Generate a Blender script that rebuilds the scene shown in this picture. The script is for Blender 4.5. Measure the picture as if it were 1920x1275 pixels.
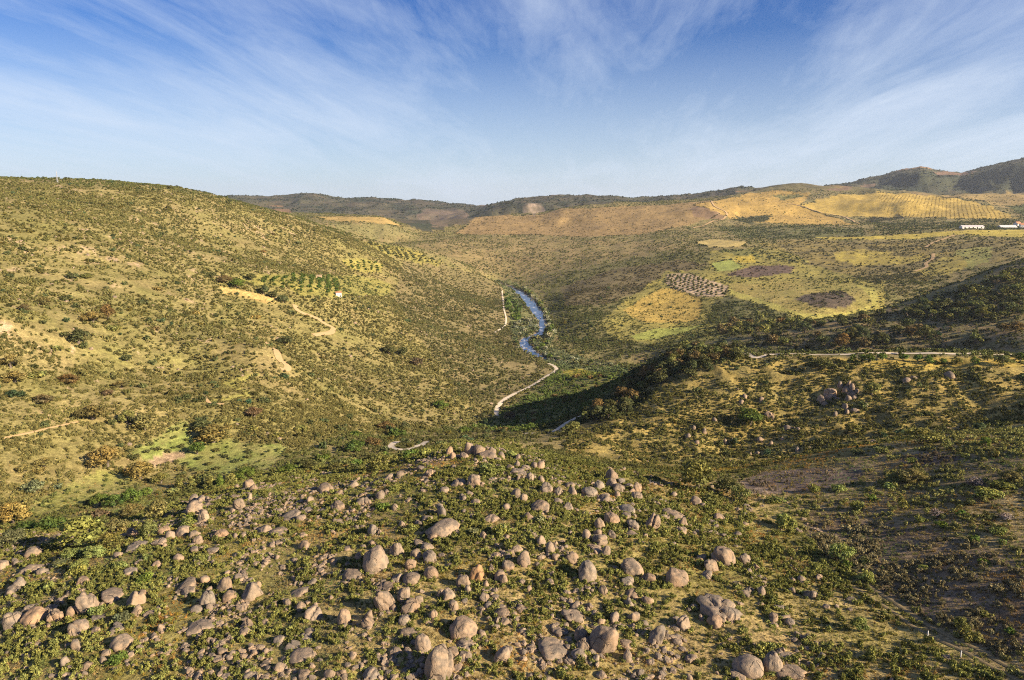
import bpy, bmesh, math, random
import numpy as np
from mathutils import Vector

random.seed(7); RNG = np.random.default_rng(7)
for o in list(bpy.data.objects):
    bpy.data.objects.remove(o)
SC = bpy.context.scene
COL = SC.collection

# ------------------------------------------------------------------ camera
CAM_H = 100.0
PITCH = math.radians(11.1)
FPX, CX, CY = 1280.0, 960.0, 637.5            # the photograph is 1920 x 1275
cam_d = bpy.data.cameras.new('camera')
cam_d.sensor_width = 36.0
cam_d.lens = FPX / 1920.0 * 36.0
cam_d.clip_start = 1.0
cam_d.clip_end = 120000.0
cam = bpy.data.objects.new('camera', cam_d)
cam.location = (0, 0, CAM_H)
cam.rotation_euler = (math.pi / 2 - PITCH, 0, 0)
COL.objects.link(cam)
SC.camera = cam

# ------------------------------------------------------------------ light
SUN_EL = math.radians(25.0)
SUN_AZ = math.radians(115.0)                  # clockwise from +Y: right of and behind the camera
sun_d = bpy.data.lights.new('sun', 'SUN')
sun_d.energy = 5.0
sun_d.angle = math.radians(0.5)
sun_d.color = (1.0, 0.82, 0.58)
sun = bpy.data.objects.new('sun', sun_d)
sv = Vector((math.sin(SUN_AZ) * math.cos(SUN_EL), math.cos(SUN_AZ) * math.cos(SUN_EL), math.sin(SUN_EL)))
sun.rotation_euler = sv.to_track_quat('Z', 'Y').to_euler()
sun.location = (300, -120, 400)
COL.objects.link(sun)

SC.view_settings.view_transform = 'Standard'
SC.view_settings.look = 'None'
SC.view_settings.gamma = 1.0
SC.view_settings.use_curve_mapping = False
SC.view_settings.exposure = 1.36
SC.cycles.use_denoising = False
SC.cycles.use_adaptive_sampling = False
SC.cycles.filter_width = 1.1
SC.cycles.max_bounces = 6
SC.cycles.diffuse_bounces = 3
SC.cycles.glossy_bounces = 2
SC.cycles.transmission_bounces = 3
SC.cycles.volume_bounces = 0
SC.cycles.transparent_max_bounces = 4


class NT:
    """small helper round a node tree"""
    def __init__(s, tree):
        s.t = tree
        s.n = tree.nodes
        s.n.clear()
    def add(s, kind, **kw):
        nd = s.n.new(kind)
        for k, v in kw.items():
            setattr(nd, k, v)
        return nd
    def put(s, sock, v):
        if hasattr(v, 'is_linked') or isinstance(v, bpy.types.NodeSocket):
            s.t.links.new(v, sock)
        else:
            sock.default_value = v
    def math(s, op, a, b=0.0, clamp=False):
        nd = s.add('ShaderNodeMath', operation=op, use_clamp=clamp)
        s.put(nd.inputs[0], a); s.put(nd.inputs[1], b)
        return nd.outputs[0]
    def mix(s, f, a, b, blend='MIX'):
        nd = s.add('ShaderNodeMix', data_type='RGBA', blend_type=blend)
        s.put(nd.inputs[0], f); s.put(nd.inputs[6], a); s.put(nd.inputs[7], b)
        return nd.outputs[2]
    def noise(s, vec, scale, detail=4.0, rough=0.55, dist=0.0):
        nd = s.add('ShaderNodeTexNoise')
        s.put(nd.inputs['Vector'], vec)
        nd.inputs['Scale'].default_value = scale
        nd.inputs['Detail'].default_value = detail
        nd.inputs['Roughness'].default_value = rough
        nd.inputs['Distortion'].default_value = dist
        return nd.outputs[0]
    def ramp(s, v, lo, hi, a=0.0, b=1.0):
        nd = s.add('ShaderNodeMapRange', clamp=True)
        s.put(nd.inputs[0], v)
        nd.inputs[1].default_value = lo; nd.inputs[2].default_value = hi
        nd.inputs[3].default_value = a; nd.inputs[4].default_value = b
        return nd.outputs[0]
    def vmul(s, vec, xyz):
        nd = s.add('ShaderNodeVectorMath', operation='MULTIPLY')
        s.put(nd.inputs[0], vec); nd.inputs[1].default_value = xyz
        return nd.outputs[0]


def c4(c):
    return (c[0], c[1], c[2], 1.0)


def build_world():
    w = bpy.data.worlds.new('World')
    SC.world = w
    w.use_nodes = True
    t = NT(w.node_tree)
    sky = t.add('ShaderNodeTexSky')
    sky.sky_type = 'NISHITA'
    sky.sun_disc = False
    sky.sun_elevation = SUN_EL
    sky.sun_rotation = SUN_AZ
    sky.altitude = 400.0
    sky.air_density = 1.0
    sky.dust_density = 0.6
    sky.ozone_density = 2.2
    tc = t.add('ShaderNodeTexCoord')
    sep = t.add('ShaderNodeSeparateXYZ')
    t.put(sep.inputs[0], tc.outputs['Generated'])
    x, y, z = sep.outputs
    zz = t.math('ADD', t.math('MAXIMUM', z, 0.0), 0.10)
    px = t.math('DIVIDE', x, zz)
    py = t.math('DIVIDE', y, zz)
    # cirrus: long streaks running away from the viewer at great height
    def vec(a, b, c):
        cb = t.add('ShaderNodeCombineXYZ')
        t.put(cb.inputs[0], a); t.put(cb.inputs[1], b); t.put(cb.inputs[2], c)
        return cb.outputs[0]
    ca, sa = math.cos(math.radians(7)), math.sin(math.radians(7))
    qx = t.math('ADD', t.math('MULTIPLY', px, ca), t.math('MULTIPLY', py, -sa))
    qy = t.math('ADD', t.math('MULTIPLY', px, sa), t.math('MULTIPLY', py, ca))
    fine = t.noise(vec(t.math('MULTIPLY', qx, 2.0), t.math('MULTIPLY', qy, 0.46), 3.1), 1.0, 12.0, 0.62, 0.8)
    wide = t.noise(vec(t.math('MULTIPLY', qx, 0.62), t.math('MULTIPLY', qy, 0.26), 14.2), 1.0, 3.0, 0.5, 0.5)
    wisp = t.noise(vec(t.math('MULTIPLY', qx, 9.0), t.math('MULTIPLY', qy, 2.2), 5.2), 1.0, 9.0, 0.65, 1.6)
    m = t.math('ADD', t.math('MULTIPLY', fine, 0.80), t.math('ADD', t.math('MULTIPLY', wide, 0.78), t.math('MULTIPLY', wisp, 0.22)))
    m = t.ramp(m, 0.78, 1.20, 0.0, 0.62)
    veil = t.ramp(z, 0.0, 0.22, 0.70, 0.0)
    m = t.math('ADD', m, t.math('MULTIPLY', t.math('SUBTRACT', 1.0, m), veil))
    tintz = t.ramp(z, 0.02, 0.40, 0.0, 1.0)
    tcol = t.mix(tintz, (0.60, 0.74, 0.91, 1.0), (0.09, 0.385, 0.97, 1.0))
    deep = t.mix(1.0, sky.outputs[0], tcol, 'MULTIPLY')
    colr = t.mix(m, deep, (5.9, 6.7, 7.9, 1.0))
    bg = t.add('ShaderNodeBackground')
    t.put(bg.inputs[0], colr)
    bg.inputs[1].default_value = 0.050
    out = t.add('ShaderNodeOutputWorld')
    t.put(out.inputs[0], bg.outputs[0])


build_world()

# ------------------------------------------------------------------ numpy noise
_perm = np.random.default_rng(3).permutation(256)
_perm = np.concatenate([_perm, _perm, _perm])
_g3 = np.random.default_rng(4).normal(size=(256, 3))
_g3 /= np.linalg.norm(_g3, axis=1)[:, None]


def perlin(p):
    """3D gradient noise, p (N,3) -> (N,) in about -1..1"""
    p = np.asarray(p, float)
    i = np.floor(p).astype(int)
    f = p - i
    u = f * f * f * (f * (f * 6 - 15) + 10)
    i &= 255
    out = np.zeros(len(p))
    for dx in (0, 1):
        wx = u[:, 0] if dx else 1 - u[:, 0]
        a = _perm[i[:, 0] + dx]
        for dy in (0, 1):
            wy = u[:, 1] if dy else 1 - u[:, 1]
            b = _perm[a + i[:, 1] + dy]
            for dz in (0, 1):
                wz = u[:, 2] if dz else 1 - u[:, 2]
                g = _g3[_perm[b + i[:, 2] + dz] & 255]
                d = g[:, 0] * (f[:, 0] - dx) + g[:, 1] * (f[:, 1] - dy) + g[:, 2] * (f[:, 2] - dz)
                out += wx * wy * wz * d
    return out * 1.6


def fbm(p, octv=4, gain=0.5):
    s, a, n = 0.0, 1.0, 0.0
    p = np.asarray(p, float)
    for k in range(octv):
        s = s + a * perlin(p * (2.03 ** k) + 17.3 * k)
        n += a
        a *= gain
    return s / n


def fbm2(x, y, scale, seed=0.0, octv=4, gain=0.5):
    return fbm(np.stack([x / scale, y / scale, np.full_like(x, seed + 0.37)], 1), octv, gain)


def sstep(a, b, x):
    t = np.clip((x - a) / (b - a), 0, 1)
    return t * t * (3 - 2 * t)


# ------------------------------------------------------------------ the lie of the land
CP, SP = math.cos(PITCH), math.sin(PITCH)


def ray(u, v):
    a = (np.asarray(u, float) - CX) / FPX
    b = (CY - np.asarray(v, float)) / FPX
    dx, dy, dz = a, CP + b * SP, -SP + b * CP
    h = np.hypot(dx, dy)
    return np.arctan2(dx, dy), dz / h           # azimuth, slope per metre of range


S60 = CAM_H / 60.0
# surveyed points: (image column, image row, 'z' height or 'r' range), in units of camera height / 60
SURVEY = """
960 1275 z 0; 480 1275 z -1; 0 1275 z -6; 1440 1275 z 0; 1920 1275 z 3
960 1100 z 1; 480 1100 z -3; 0 1100 z -10; 1440 1100 z -1; 1700 1130 z 0; 1920 1100 z 5
960 980 z 1.5; 620 980 z -3; 300 990 z -8; 60 1020 z -14; 1300 980 z -2.5; 1560 1000 z -3; 1750 980 z 1; 1920 1000 z 4
880 842 z -2; 1000 860 z -3; 1170 900 z -4; 480 920 z -10; 370 950 z -11; 700 890 z -9; 240 1000 z -13
1330 910 z -8; 1450 895 z -9; 1600 848 z -6; 1700 900 z -2; 1920 900 z 5; 1750 820 z -2; 1920 830 z 4
500 862 z -27; 330 862 z -26; 110 935 z -22; 0 965 z -20; 680 846 z -28; 770 838 z -30; 200 900 z -25; 600 850 z -28
640 800 z -33; 500 760 z -21; 300 760 z -16; 0 760 z -7; 0 860 z -15; 150 820 z -17; 400 800 z -22
500 650 r 365; 250 600 r 400; 0 600 r 345; 120 680 r 330; 350 690 r 345
600 540 r 570; 460 550 r 520; 300 450 r 620; 0 450 r 520; 150 520 r 470; 150 400 r 640; 420 470 r 680; 0 390 r 620
0 348 r 780; 108 350 r 800; 200 354 r 815; 320 360 r 840; 430 379 r 890; 520 404 r 940; 600 424 r 1000; 700 454 r 1090; 760 464 r 1170
380 410 r 760; 560 470 r 800; 680 500 r 860; 640 450 r 930
800 500 r 1090; 900 515 r 1190; 945 534 z -80; 840 480 r 1230
720 560 r 690; 800 600 r 700; 880 570 r 850; 920 540 r 1090
700 620 r 540; 900 650 z -70; 700 700 r 440; 820 680 r 510; 600 700 z -33; 850 745 z -58; 700 780 z -42; 900 700 z -68
930 775 z -66; 980 728 z -72; 1040 690 z -76; 945 600 z -75; 935 620 z -76
985 560 z -80; 1000 575 z -80; 1014 600 z -80; 1015 622 z -80; 990 645 z -80; 1030 665 z -79; 1060 680 z -78; 1130 690 z -74
850 792 z -58; 920 788 z -63; 1000 770 z -60; 1080 740 z -58; 960 800 z -54; 880 815 z -42; 940 818 z -40
1030 810 z -39; 1060 795 z -38; 1110 772 z -37; 1150 740 z -36; 1180 712 z -31; 1120 715 z -62
1220 690 r 352; 1280 655 r 395; 1340 662 r 375; 1400 664 r 392; 1600 667 r 395; 1750 666 r 405; 1900 667 r 420
1300 700 r 322; 1500 692 r 325; 1700 692 r 330; 1900 690 r 345
1300 765 r 290; 1200 790 r 283; 1300 850 r 252; 1230 868 r 240; 1150 850 r 245; 1120 800 r 280; 1050 850 r 228; 1400 855 r 258
1500 760 r 300; 1500 832 r 265; 1580 725 r 312; 1650 800 r 283; 1750 740 r 310; 1900 740 r 318; 1820 780 r 300
1250 r480 z -52; 1400 r470 z -50; 1600 r480 z -48; 1800 r480 z -40; 1150 r450 z -66
1300 640 r 620; 1400 620 r 640; 1500 600 r 670; 1600 598 r 675; 1680 572 r 690; 1800 530 r 700; 1920 487 r 720
1750 610 r 560; 1900 600 r 560; 1600 640 r 530; 1850 560 r 610; 1920 640 r 500; 1450 645 r 540
1720 r 800 z -58; 1600 r 760 z -66; 1850 r 830 z -36
1350 600 r 760; 1250 620 z -70; 1150 650 z -76; 1100 680 z -78
1060 570 z -66; 1100 600 z -67; 1100 540 r 1000; 1200 500 r 1150; 1100 490 r 1330; 1000 500 r 1380; 960 510 r 1360; 1040 515 r 1240
1300 470 r 1260; 1200 570 r 900; 1300 510 r 1090; 1400 505 r 1090; 1300 560 r 920; 1500 535 r 960; 1450 585 r 800; 1560 592 r 790
1640 555 r 860; 1640 520 r 1000; 1700 480 r 1180; 1900 455 r 1250; 1800 490 r 1060; 1740 500 r 1060; 1550 495 r 1150
1000 450 r 1720; 870 450 r 1680; 790 460 r 1560; 1120 450 r 1650; 1300 435 r 1650; 1500 440 r 1520; 1700 437 r 1520; 1900 430 r 1650
850 438 r 1880; 1000 415 r 2080; 1200 405 r 2000; 1340 382 r 2250; 1110 388 r 2400; 1000 400 r 2300; 910 415 r 2060
1450 354 r 2950; 1640 359 r 2750; 1500 405 r 2150; 1640 405 r 2150; 1800 405 r 2050; 1900 412 r 1950; 1880 388 r 2300; 1920 372 r 3000; 1780 368 r 2700
1200 r 2900 z -40; 1400 r 3600 z 10; 1650 r 3300 z 10; 1000 r 2650 z -50; 1850 r 3500 z 10
590 408 r 1980; 660 406 r 2050; 740 420 r 2000; 700 444 r 1800; 770 448 r 1750; 640 r 2700 z -10; 500 r 1500 z -30; 640 r 1400 z -45
460 385 r 4600; 580 385 r 4800; 720 388 r 4700; 870 394 r 4600
750 420 r 3200; 560 400 r 3200; 850 420 r 2700; 820 430 r 2500; 800 400 r 3600
900 410 r 3500; 1040 400 r 3700; 1200 396 r 3900; 1390 385 r 4600; 820 440 r 2900
1520 372 r 4400; 1720 350 r 4800; 1920 335 r 5000
1600 362 r 3700; 1700 362 r 3700; 1900 362 r 3700; 1800 345 r 4200
500 r 7500 z -20; 900 r 7500 z -40; 1300 r 7500 z -20; 1800 r 8000 z 40; 100 r 7500 z 0; 100 r 3000 z 10; 100 r 1500 z 40; 300 r 3000 z 0; 300 r 1600 z 10
910 386 r 14000; 500 386 r 14000; 1300 386 r 14000; 1900 386 r 14000; 0 386 r 14000
"""
# the same beyond the picture's edges: (azimuth in degrees, range, height)
BEYOND = """
-50 80 -8; -50 140 -18; -50 220 -14; -50 350 10; -50 520 40; -50 800 85; -50 1500 60; -50 5000 60; -50 14000 55
-75 80 -6; -75 150 -15; -75 300 10; -75 700 70; -75 2000 60; -75 14000 50
46 90 6; 46 140 6; 46 200 6; 43 250 0; 44 290 2; 46 340 -12; 46 420 -26; 46 520 -20; 46 700 18; 46 1200 20; 46 2500 60; 46 5000 190; 46 14000 60
60 90 5; 60 160 5; 60 250 4; 60 350 4; 60 500 0; 60 900 30; 60 2500 80; 60 14000 60
80 100 4; 80 200 5; 80 400 10; 80 1000 40; 80 3000 80; 80 14000 60
"""


def build_survey():
    P = []
    for it in SURVEY.replace('\n', ';').split(';'):
        tk = it.split()
        if not tk:
            continue
        u = float(tk[0])
        if tk[1] == 'r' or tk[1].startswith('r'):
            # hidden from the camera: column, range, height
            rest = it.replace('r', ' ').replace('z', ' ').split()
            az, _ = ray(u, 640.0)
            P.append((float(az), float(rest[1]), float(rest[2])))
            continue
        az, sl = ray(u, float(tk[1]))
        if tk[2] == 'z':
            z = float(tk[3])
            P.append((float(az), (z - 60.0) / float(sl), z))
        else:
            r = float(tk[3])
            P.append((float(az), r, 60.0 + r * float(sl)))
    for it in BEYOND.replace('\n', ';').split(';'):
        tk = it.split()
        if tk:
            P.append((math.radians(float(tk[0])), float(tk[1]), float(tk[2])))
    return np.array(P)


PTS = build_survey()
_A = PTS[:, 0]
_L = np.log(PTS[:, 1] * S60)
_Z = PTS[:, 2] * S60


def _tps(d2):
    return 0.5 * d2 * np.log(d2 + 1e-12)


def _fit():
    n = len(_A)
    # the surface is fitted to height / range so that near and far count alike
    q = _Z / np.exp(_L)
    d2 = (_A[:, None] - _A[None]) ** 2 + (_L[:, None] - _L[None]) ** 2
    K = _tps(d2) + np.eye(n) * 2e-4
    Pm = np.stack([np.ones(n), _A, _L], 1)
    M = np.zeros((n + 3, n + 3))
    M[:n, :n] = K; M[:n, n:] = Pm; M[n:, :n] = Pm.T
    return np.linalg.solve(M, np.concatenate([q, np.zeros(3)]))


_W = _fit()


def base_height(az, lr):
    az = np.clip(az, -1.32, 1.42)
    r_true = np.exp(lr)
    lq = np.clip(lr, math.log(118.0), math.log(24000.0))
    out = np.empty(len(az))
    for s in range(0, len(az), 60000):
        a, l = az[s:s + 60000], lq[s:s + 60000]
        d2 = (a[:, None] - _A[None]) ** 2 + (l[:, None] - _L[None]) ** 2
        out[s:s + 60000] = _tps(d2) @ _W[:-3] + _W[-3] + _W[-2] * a + _W[-1] * l
    z = out * np.exp(lq)
    k = sstep(40.0, 118.0, r_true)
    return z * k


RIVER_Z = -80.0 * S60

# far ridges: crest line as seen (column, row), range of the crest, how fast it falls towards and away from us
RIDGES = [
    ('330 372 400 371 440 370 500 371 545 369 565 365 590 365 612 370 650 375 700 374 740 376 800 379 850 383 890 389 915 402 932 420', 4500, 0.085, 0.10),
    ('770 432 800 424 830 412 860 403 900 393 935 383 965 377 1010 373 1050 370 1100 369 1130 370 1180 375 1230 373 1290 369 1340 363 1385 355 1410 356 1445 368', 3500, 0.090, 0.20),
    ('1380 372 1480 358 1540 353 1600 343 1650 333 1695 321 1725 317 1760 322 1800 328 1850 315 1880 309 1920 301 1980 293 2100 285', 4500, 0.075, 0.2),
    ('1470 400 1500 388 1530 374 1580 364 1640 360 1700 363 1760 368 1820 378 1880 394 1925 412', 2650, 0.160, 0.30),
    ('1250 392 1290 386 1340 377 1380 363 1420 356 1450 354 1500 358 1540 364 1580 374', 2950, 0.13, 0.30),
    ('840 440 880 424 910 408 960 405 1010 403 1050 393 1110 389 1180 386 1250 384 1330 378 1380 384', 2300, 0.13, 0.30),
    ('540 408 600 405 650 405 720 408 756 424 790 440 812 452', 1950, 0.11, 0.25),
    ('860 390 890 386 915 383 940 387 960 390', 9000, 0.05, 0.1),
]
_RIDGE = []
for _txt, _rc, _kf, _kb in RIDGES:
    _q = np.array([float(c) for c in _txt.split()]).reshape(-1, 2)
    _a, _s = ray(_q[:, 0], _q[:, 1])
    _RIDGE.append((_a, _s, _rc * S60, _kf, _kb))


def add_ridges(az, r, z, n):
    """raise the far ground to its ridges; n = noise, so that crests wander in range"""
    for a, s, rc, kf, kb in _RIDGE:
        k = (az > a[0] - 0.03) & (az < a[-1] + 0.03) & (r > rc * 0.55) & (r < rc * 1.6)
        e = np.interp(az[k], a, s)
        edge = np.maximum(np.maximum(a[0] - az[k], az[k] - a[-1]), 0.0)
        q = r[k] / (rc * (1 + 0.05 * n[k]))
        e = e - np.where(q < 1, kf * (1 - q) ** 1.15 * (1 + 0.3 * n[k]) + 1.1 * np.maximum(0.86 - q, 0) ** 1.3, kb * (q - 1)) - edge * 0.7
        zz = CAM_H + r[k] * e
        d = zz - z[k]
        w = 0.004 * rc
        z[k] = z[k] + np.where(d > w, d, np.where(d > -w, (d + w) ** 2 / (4 * w), 0.0))
    return z

# ------------------------------------------------------------------ terrain grid (polar, finer where the picture looks)
az_f = np.linspace(-49.0, 49.0, 890)
az_c = np.linspace(49.0, 311.0, 58)[1:-1]
AZD = np.concatenate([az_f, az_c])              # degrees, once round
N_AZ = len(AZD)
N_FINE = len(az_f)
r_in = np.linspace(6.0, 124.0, 14)[:-1]
r_mid = np.exp(np.linspace(math.log(124.0), math.log(14000.0), 570))
r_out = np.exp(np.linspace(math.log(14000.0), math.log(18500.0), 5))[1:]
RR = np.concatenate([r_in, r_mid, r_out])
N_R = len(RR)
LR = np.log(RR)


def detail_height(x, y, r):
    z = 16.0 * fbm2(x, y, 620.0, 1.0, 3) * sstep(500, 1500, r)
    z += 3.4 * fbm2(x, y, 130.0, 5.0, 3) * sstep(120, 420, r)
    z += 1.5 * fbm2(x, y, 38.0, 9.0, 3)
    z += 0.45 * fbm2(x, y, 9.0, 13.0, 2) * (1 - sstep(500, 900, r))
    z += 22.0 * fbm2(x, y, 900.0, 21.0, 4) * sstep(4200, 7000, r)
    return z


# the river's course: image points on the water level, turned into places on the ground
RIVER_PX = [(932, 529), (944, 533), (955, 537), (971, 546), (986, 558), (996, 569), (1004, 581), (1012, 592), (1017, 603), (1019, 614), (1015, 623),
            (1002, 630), (986, 635), (982, 642), (987, 650), (996, 660), (1012, 668), (1040, 675), (1085, 683), (1140, 690), (1200, 694)]
RIVER_W = [3, 4, 8, 12, 15, 17, 15, 11, 10, 9, 8, 6, 7, 9, 10, 9, 7, 4, 3, 3, 3]


def pix_to_level(u, v, z):
    az, sl = ray(u, v)
    r = (z - CAM_H) / sl
    return np.stack([r * np.sin(az), r * np.cos(az)], -1)


RIV = pix_to_level([p[0] for p in RIVER_PX], [p[1] for p in RIVER_PX], RIVER_Z)


def resample(P, W, step):
    P = np.asarray(P, float); W = np.asarray(W, float)
    # Catmull-Rom through the points
    out, wo = [], []
    n = len(P)
    for i in range(n - 1):
        p0, p1, p2, p3 = P[max(i - 1, 0)], P[i], P[i + 1], P[min(i + 2, n - 1)]
        m = max(2, int(np.linalg.norm(p2 - p1) / step))
        for t in np.linspace(0, 1, m, endpoint=False):
            out.append(0.5 * ((2 * p1) + (-p0 + p2) * t + (2 * p0 - 5 * p1 + 4 * p2 - p3) * t * t + (-p0 + 3 * p1 - 3 * p2 + p3) * t ** 3))
            wo.append(W[i] * (1 - t) + W[i + 1] * t)
    out.append(P[-1]); wo.append(W[-1])
    return np.array(out), np.array(wo)


RIV, RIVW = resample(RIV, RIVER_W, 12.0)


def river_dist(x, y):
    """distance to the river's bank line (negative inside)"""
    d = np.full(len(x), 1e9)
    sel = np.where((x > RIV[:, 0].min() - 260) & (x < RIV[:, 0].max() + 260) & (y > RIV[:, 1].min() - 260) & (y < RIV[:, 1].max() + 260))[0]
    for s in range(0, len(sel), 20000):
        k = sel[s:s + 20000]
        dd = np.hypot(x[k][:, None] - RIV[None, :, 0], y[k][:, None] - RIV[None, :, 1]) - RIVW[None] * 0.95
        d[k] = dd.min(1)
    return d


def height_xy(x, y):
    r = np.hypot(x, y)
    az = np.arctan2(x, y)
    z = base_height(az, np.log(np.maximum(r, 1.0))) + detail_height(x, y, r)
    z = add_ridges(az, r, z, fbm2(x, y, 420.0, 25.0, 4))
    rdg = 1 - 2.2 * np.abs(fbm2(x, y, 340.0, 27.0, 4))
    z += 20.0 * rdg * sstep(3000, 5500, r) * sstep(14000, 9000, r) + 7.0 * rdg * sstep(1900, 2600, r)
    # the rocky spur on the right
    k = sstep(0.08, 0.16, az) * sstep(380, 430, r) * (1 - sstep(520, 640, r))
    z += k * 4.5 * (0.5 - 2.0 * np.abs(fbm2(x, y, 46.0, 29.0, 3)))
    d = river_dist(x, y)
    near = d < 250
    zr = np.maximum(z[near], RIVER_Z + 0.6 + np.maximum(d[near], 0) * 0.035)
    zr = zr * sstep(0, 60, d[near]) + np.minimum(zr, RIVER_Z + 1.0 + np.maximum(d[near], 0) * 0.12) * (1 - sstep(0, 60, d[near]))
    k = sstep(-5.0, 3.0, d[near])
    z[near] = zr * k + (RIVER_Z - 2.5) * (1 - k)
    return z


_AZ2, _R2 = np.meshgrid(np.radians(AZD), RR, indexing='ij')
GX = (_R2 * np.sin(_AZ2)).ravel(); GY = (_R2 * np.cos(_AZ2)).ravel()
GZ = height_xy(GX, GY)
GRID_Z = GZ.reshape(N_AZ, N_R)
GRID_F = GRID_Z[:N_FINE]
AZ_STEP = math.radians(AZD[1] - AZD[0])
AZ0 = math.radians(AZD[0])


def grid_sample(G, x, y):
    """bilinear look-up on the fine part of the grid"""
    r = np.hypot(x, y)
    a = (np.arctan2(x, y) - AZ0) / AZ_STEP
    a = np.clip(a, 0, N_FINE - 1.001)
    j = np.interp(np.log(np.maximum(r, RR[0])), LR, np.arange(N_R))
    j = np.clip(j, 0, N_R - 1.001)
    i0 = a.astype(int); j0 = j.astype(int)
    fa, fj = a - i0, j - j0
    if G.ndim == 3:
        fa, fj = fa[:, None], fj[:, None]
    return (G[i0, j0] * (1 - fa) * (1 - fj) + G[i0 + 1, j0] * fa * (1 - fj)
            + G[i0, j0 + 1] * (1 - fa) * fj + G[i0 + 1, j0 + 1] * fa * fj)


def ground(x, y):
    return grid_sample(GRID_F, np.atleast_1d(np.asarray(x, float)), np.atleast_1d(np.asarray(y, float)))


_RS = np.exp(np.linspace(math.log(100.0), math.log(16000.0), 2600))


def hit(u, v):
    """where the sight line through an image point first meets the ground: (N,3)"""
    az, sl = ray(np.atleast_1d(u), np.atleast_1d(v))
    res = np.full((len(az), 3), np.nan)
    for k in range(len(az)):
        x, y = _RS * math.sin(az[k]), _RS * math.cos(az[k])
        d = CAM_H + _RS * sl[k] - ground(x, y)
        w = np.where(d < 0)[0]
        if len(w) == 0:
            continue
        b = w[0]
        t = d[b - 1] / (d[b - 1] - d[b]) if b else 0.0
        r = _RS[b - 1] + (_RS[b] - _RS[b - 1]) * t if b else _RS[0]
        res[k] = (r * math.sin(az[k]), r * math.cos(az[k]), CAM_H + r * sl[k])
    return res


def to_pix(p):
    p = np.atleast_2d(p)
    x, y, z = p[:, 0], p[:, 1], p[:, 2] - CAM_H
    dep = y * CP - z * SP
    up = y * SP + z * CP
    return CX + FPX * x / dep, CY - FPX * up / dep, dep


def seen(p, lift=1.0):
    """is a place on the ground in view of the camera (not behind a rise)?"""
    p = np.atleast_2d(p)
    t = np.linspace(0.06, 0.985, 90)
    ok = np.ones(len(p), bool)
    for s in range(0, len(p), 4000):
        q = p[s:s + 4000]
        X = q[:, None, 0] * t; Y = q[:, None, 1] * t
        Z = CAM_H + (q[:, None, 2] + lift - CAM_H) * t
        g = ground(X.ravel(), Y.ravel()).reshape(X.shape)
        ok[s:s + 4000] = ~((g > Z + 0.25) & (np.hypot(X, Y) > 60)).any(1)
    u, v, _ = to_pix(p)
    near = np.hypot(p[:, 0], p[:, 1]) < 620
    m = np.where(near, 330, 120)
    return ok & (u > -m) & (u < 1920 + m) & (v < 1440)

# ------------------------------------------------------------------ what the ground is made of, place by place
def hit_down(u, v):
    """like hit(), but slides down the picture until the sight line meets the ground"""
    p = hit(u, v)
    for k in range(60):
        bad = np.isnan(p[:, 0])
        if not bad.any():
            break
        uu = np.atleast_1d(u)[bad]; vv = np.atleast_1d(v)[bad] + 2.0 * (k + 1)
        p[bad] = hit(uu, vv)
    return p


def poly_pts(txt):
    q = np.array([float(t) for t in txt.replace(',', ' ').split()]).reshape(-1, 2)
    # add points along the edges so that they follow the ground
    out = []
    for a, b in zip(q, np.roll(q, -1, 0)):
        n = max(1, int(np.linalg.norm(b - a) / 30))
        for t in np.linspace(0, 1, n, endpoint=False):
            out.append(a * (1 - t) + b * t)
    q = np.array(out)
    p = hit_down(np.clip(q[:, 0], -60, 1980), q[:, 1])
    return np.stack([np.arctan2(p[:, 0], p[:, 1]), np.log(np.hypot(p[:, 0], p[:, 1]))], 1)


def inside(px, py, poly):
    res = np.zeros(len(px), bool)
    k = (px > poly[:, 0].min()) & (px < poly[:, 0].max()) & (py > poly[:, 1].min()) & (py < poly[:, 1].max())
    x, y = px[k], py[k]
    c = np.zeros(len(x), bool)
    n = len(poly)
    for i in range(n):
        x1, y1 = poly[i]; x2, y2 = poly[(i + 1) % n]
        if y1 == y2:
            continue
        m = ((y1 > y) != (y2 > y)) & (x < (x2 - x1) * (y - y1) / (y2 - y1) + x1)
        c ^= m
    res[k] = c
    return res


VA = _AZ2.ravel(); VL = np.log(_R2.ravel())
VR = _R2.ravel()
NV = len(VA)
n_big = fbm2(GX, GY, 170.0, 31.0, 3)
n_mid = fbm2(GX, GY, 45.0, 33.0, 3)
n_sml = fbm2(GX, GY, 14.0, 35.0, 3)
n_far = fbm2(GX, GY, 700.0, 37.0, 4)
wob_a = 0.0035 * fbm2(GX, GY, 60.0, 41.0, 3) + 0.0015 * n_sml
wob_l = 0.030 * fbm2(GX, GY, 60.0, 43.0, 3) + 0.010 * n_sml


def lerp3(a, b, t):
    t = np.clip(t, 0, 1)[:, None]
    return np.asarray(a)[None] * (1 - t) + np.asarray(b)[None] * t


GCOL = lerp3((0.150, 0.140, 0.050), (0.235, 0.180, 0.085), 0.5 + 0.9 * n_mid + 0.6 * n_sml)
GDEN = np.full(NV, 0.55)
GTIN = np.tile(np.array([0.085, 0.090, 0.030]), (NV, 1))
GZONE = np.zeros(NV, int)
ZONES = ['hills']
EDGES = []

# far country: dark wooded hills with bare reddish shoulders
far = sstep(2600 * 1.4, 3900 * 1.35, VR)[:, None]
forest = lerp3((0.040, 0.050, 0.028), (0.100, 0.085, 0.050), 0.42 + 1.3 * n_far + 0.5 * n_big)
forest = np.where((n_far > 0.27)[:, None], np.array([[0.19, 0.12, 0.065]]), forest)
GCOL = GCOL * (1 - far) + forest * far
GDEN *= (1 - far[:, 0])


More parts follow.
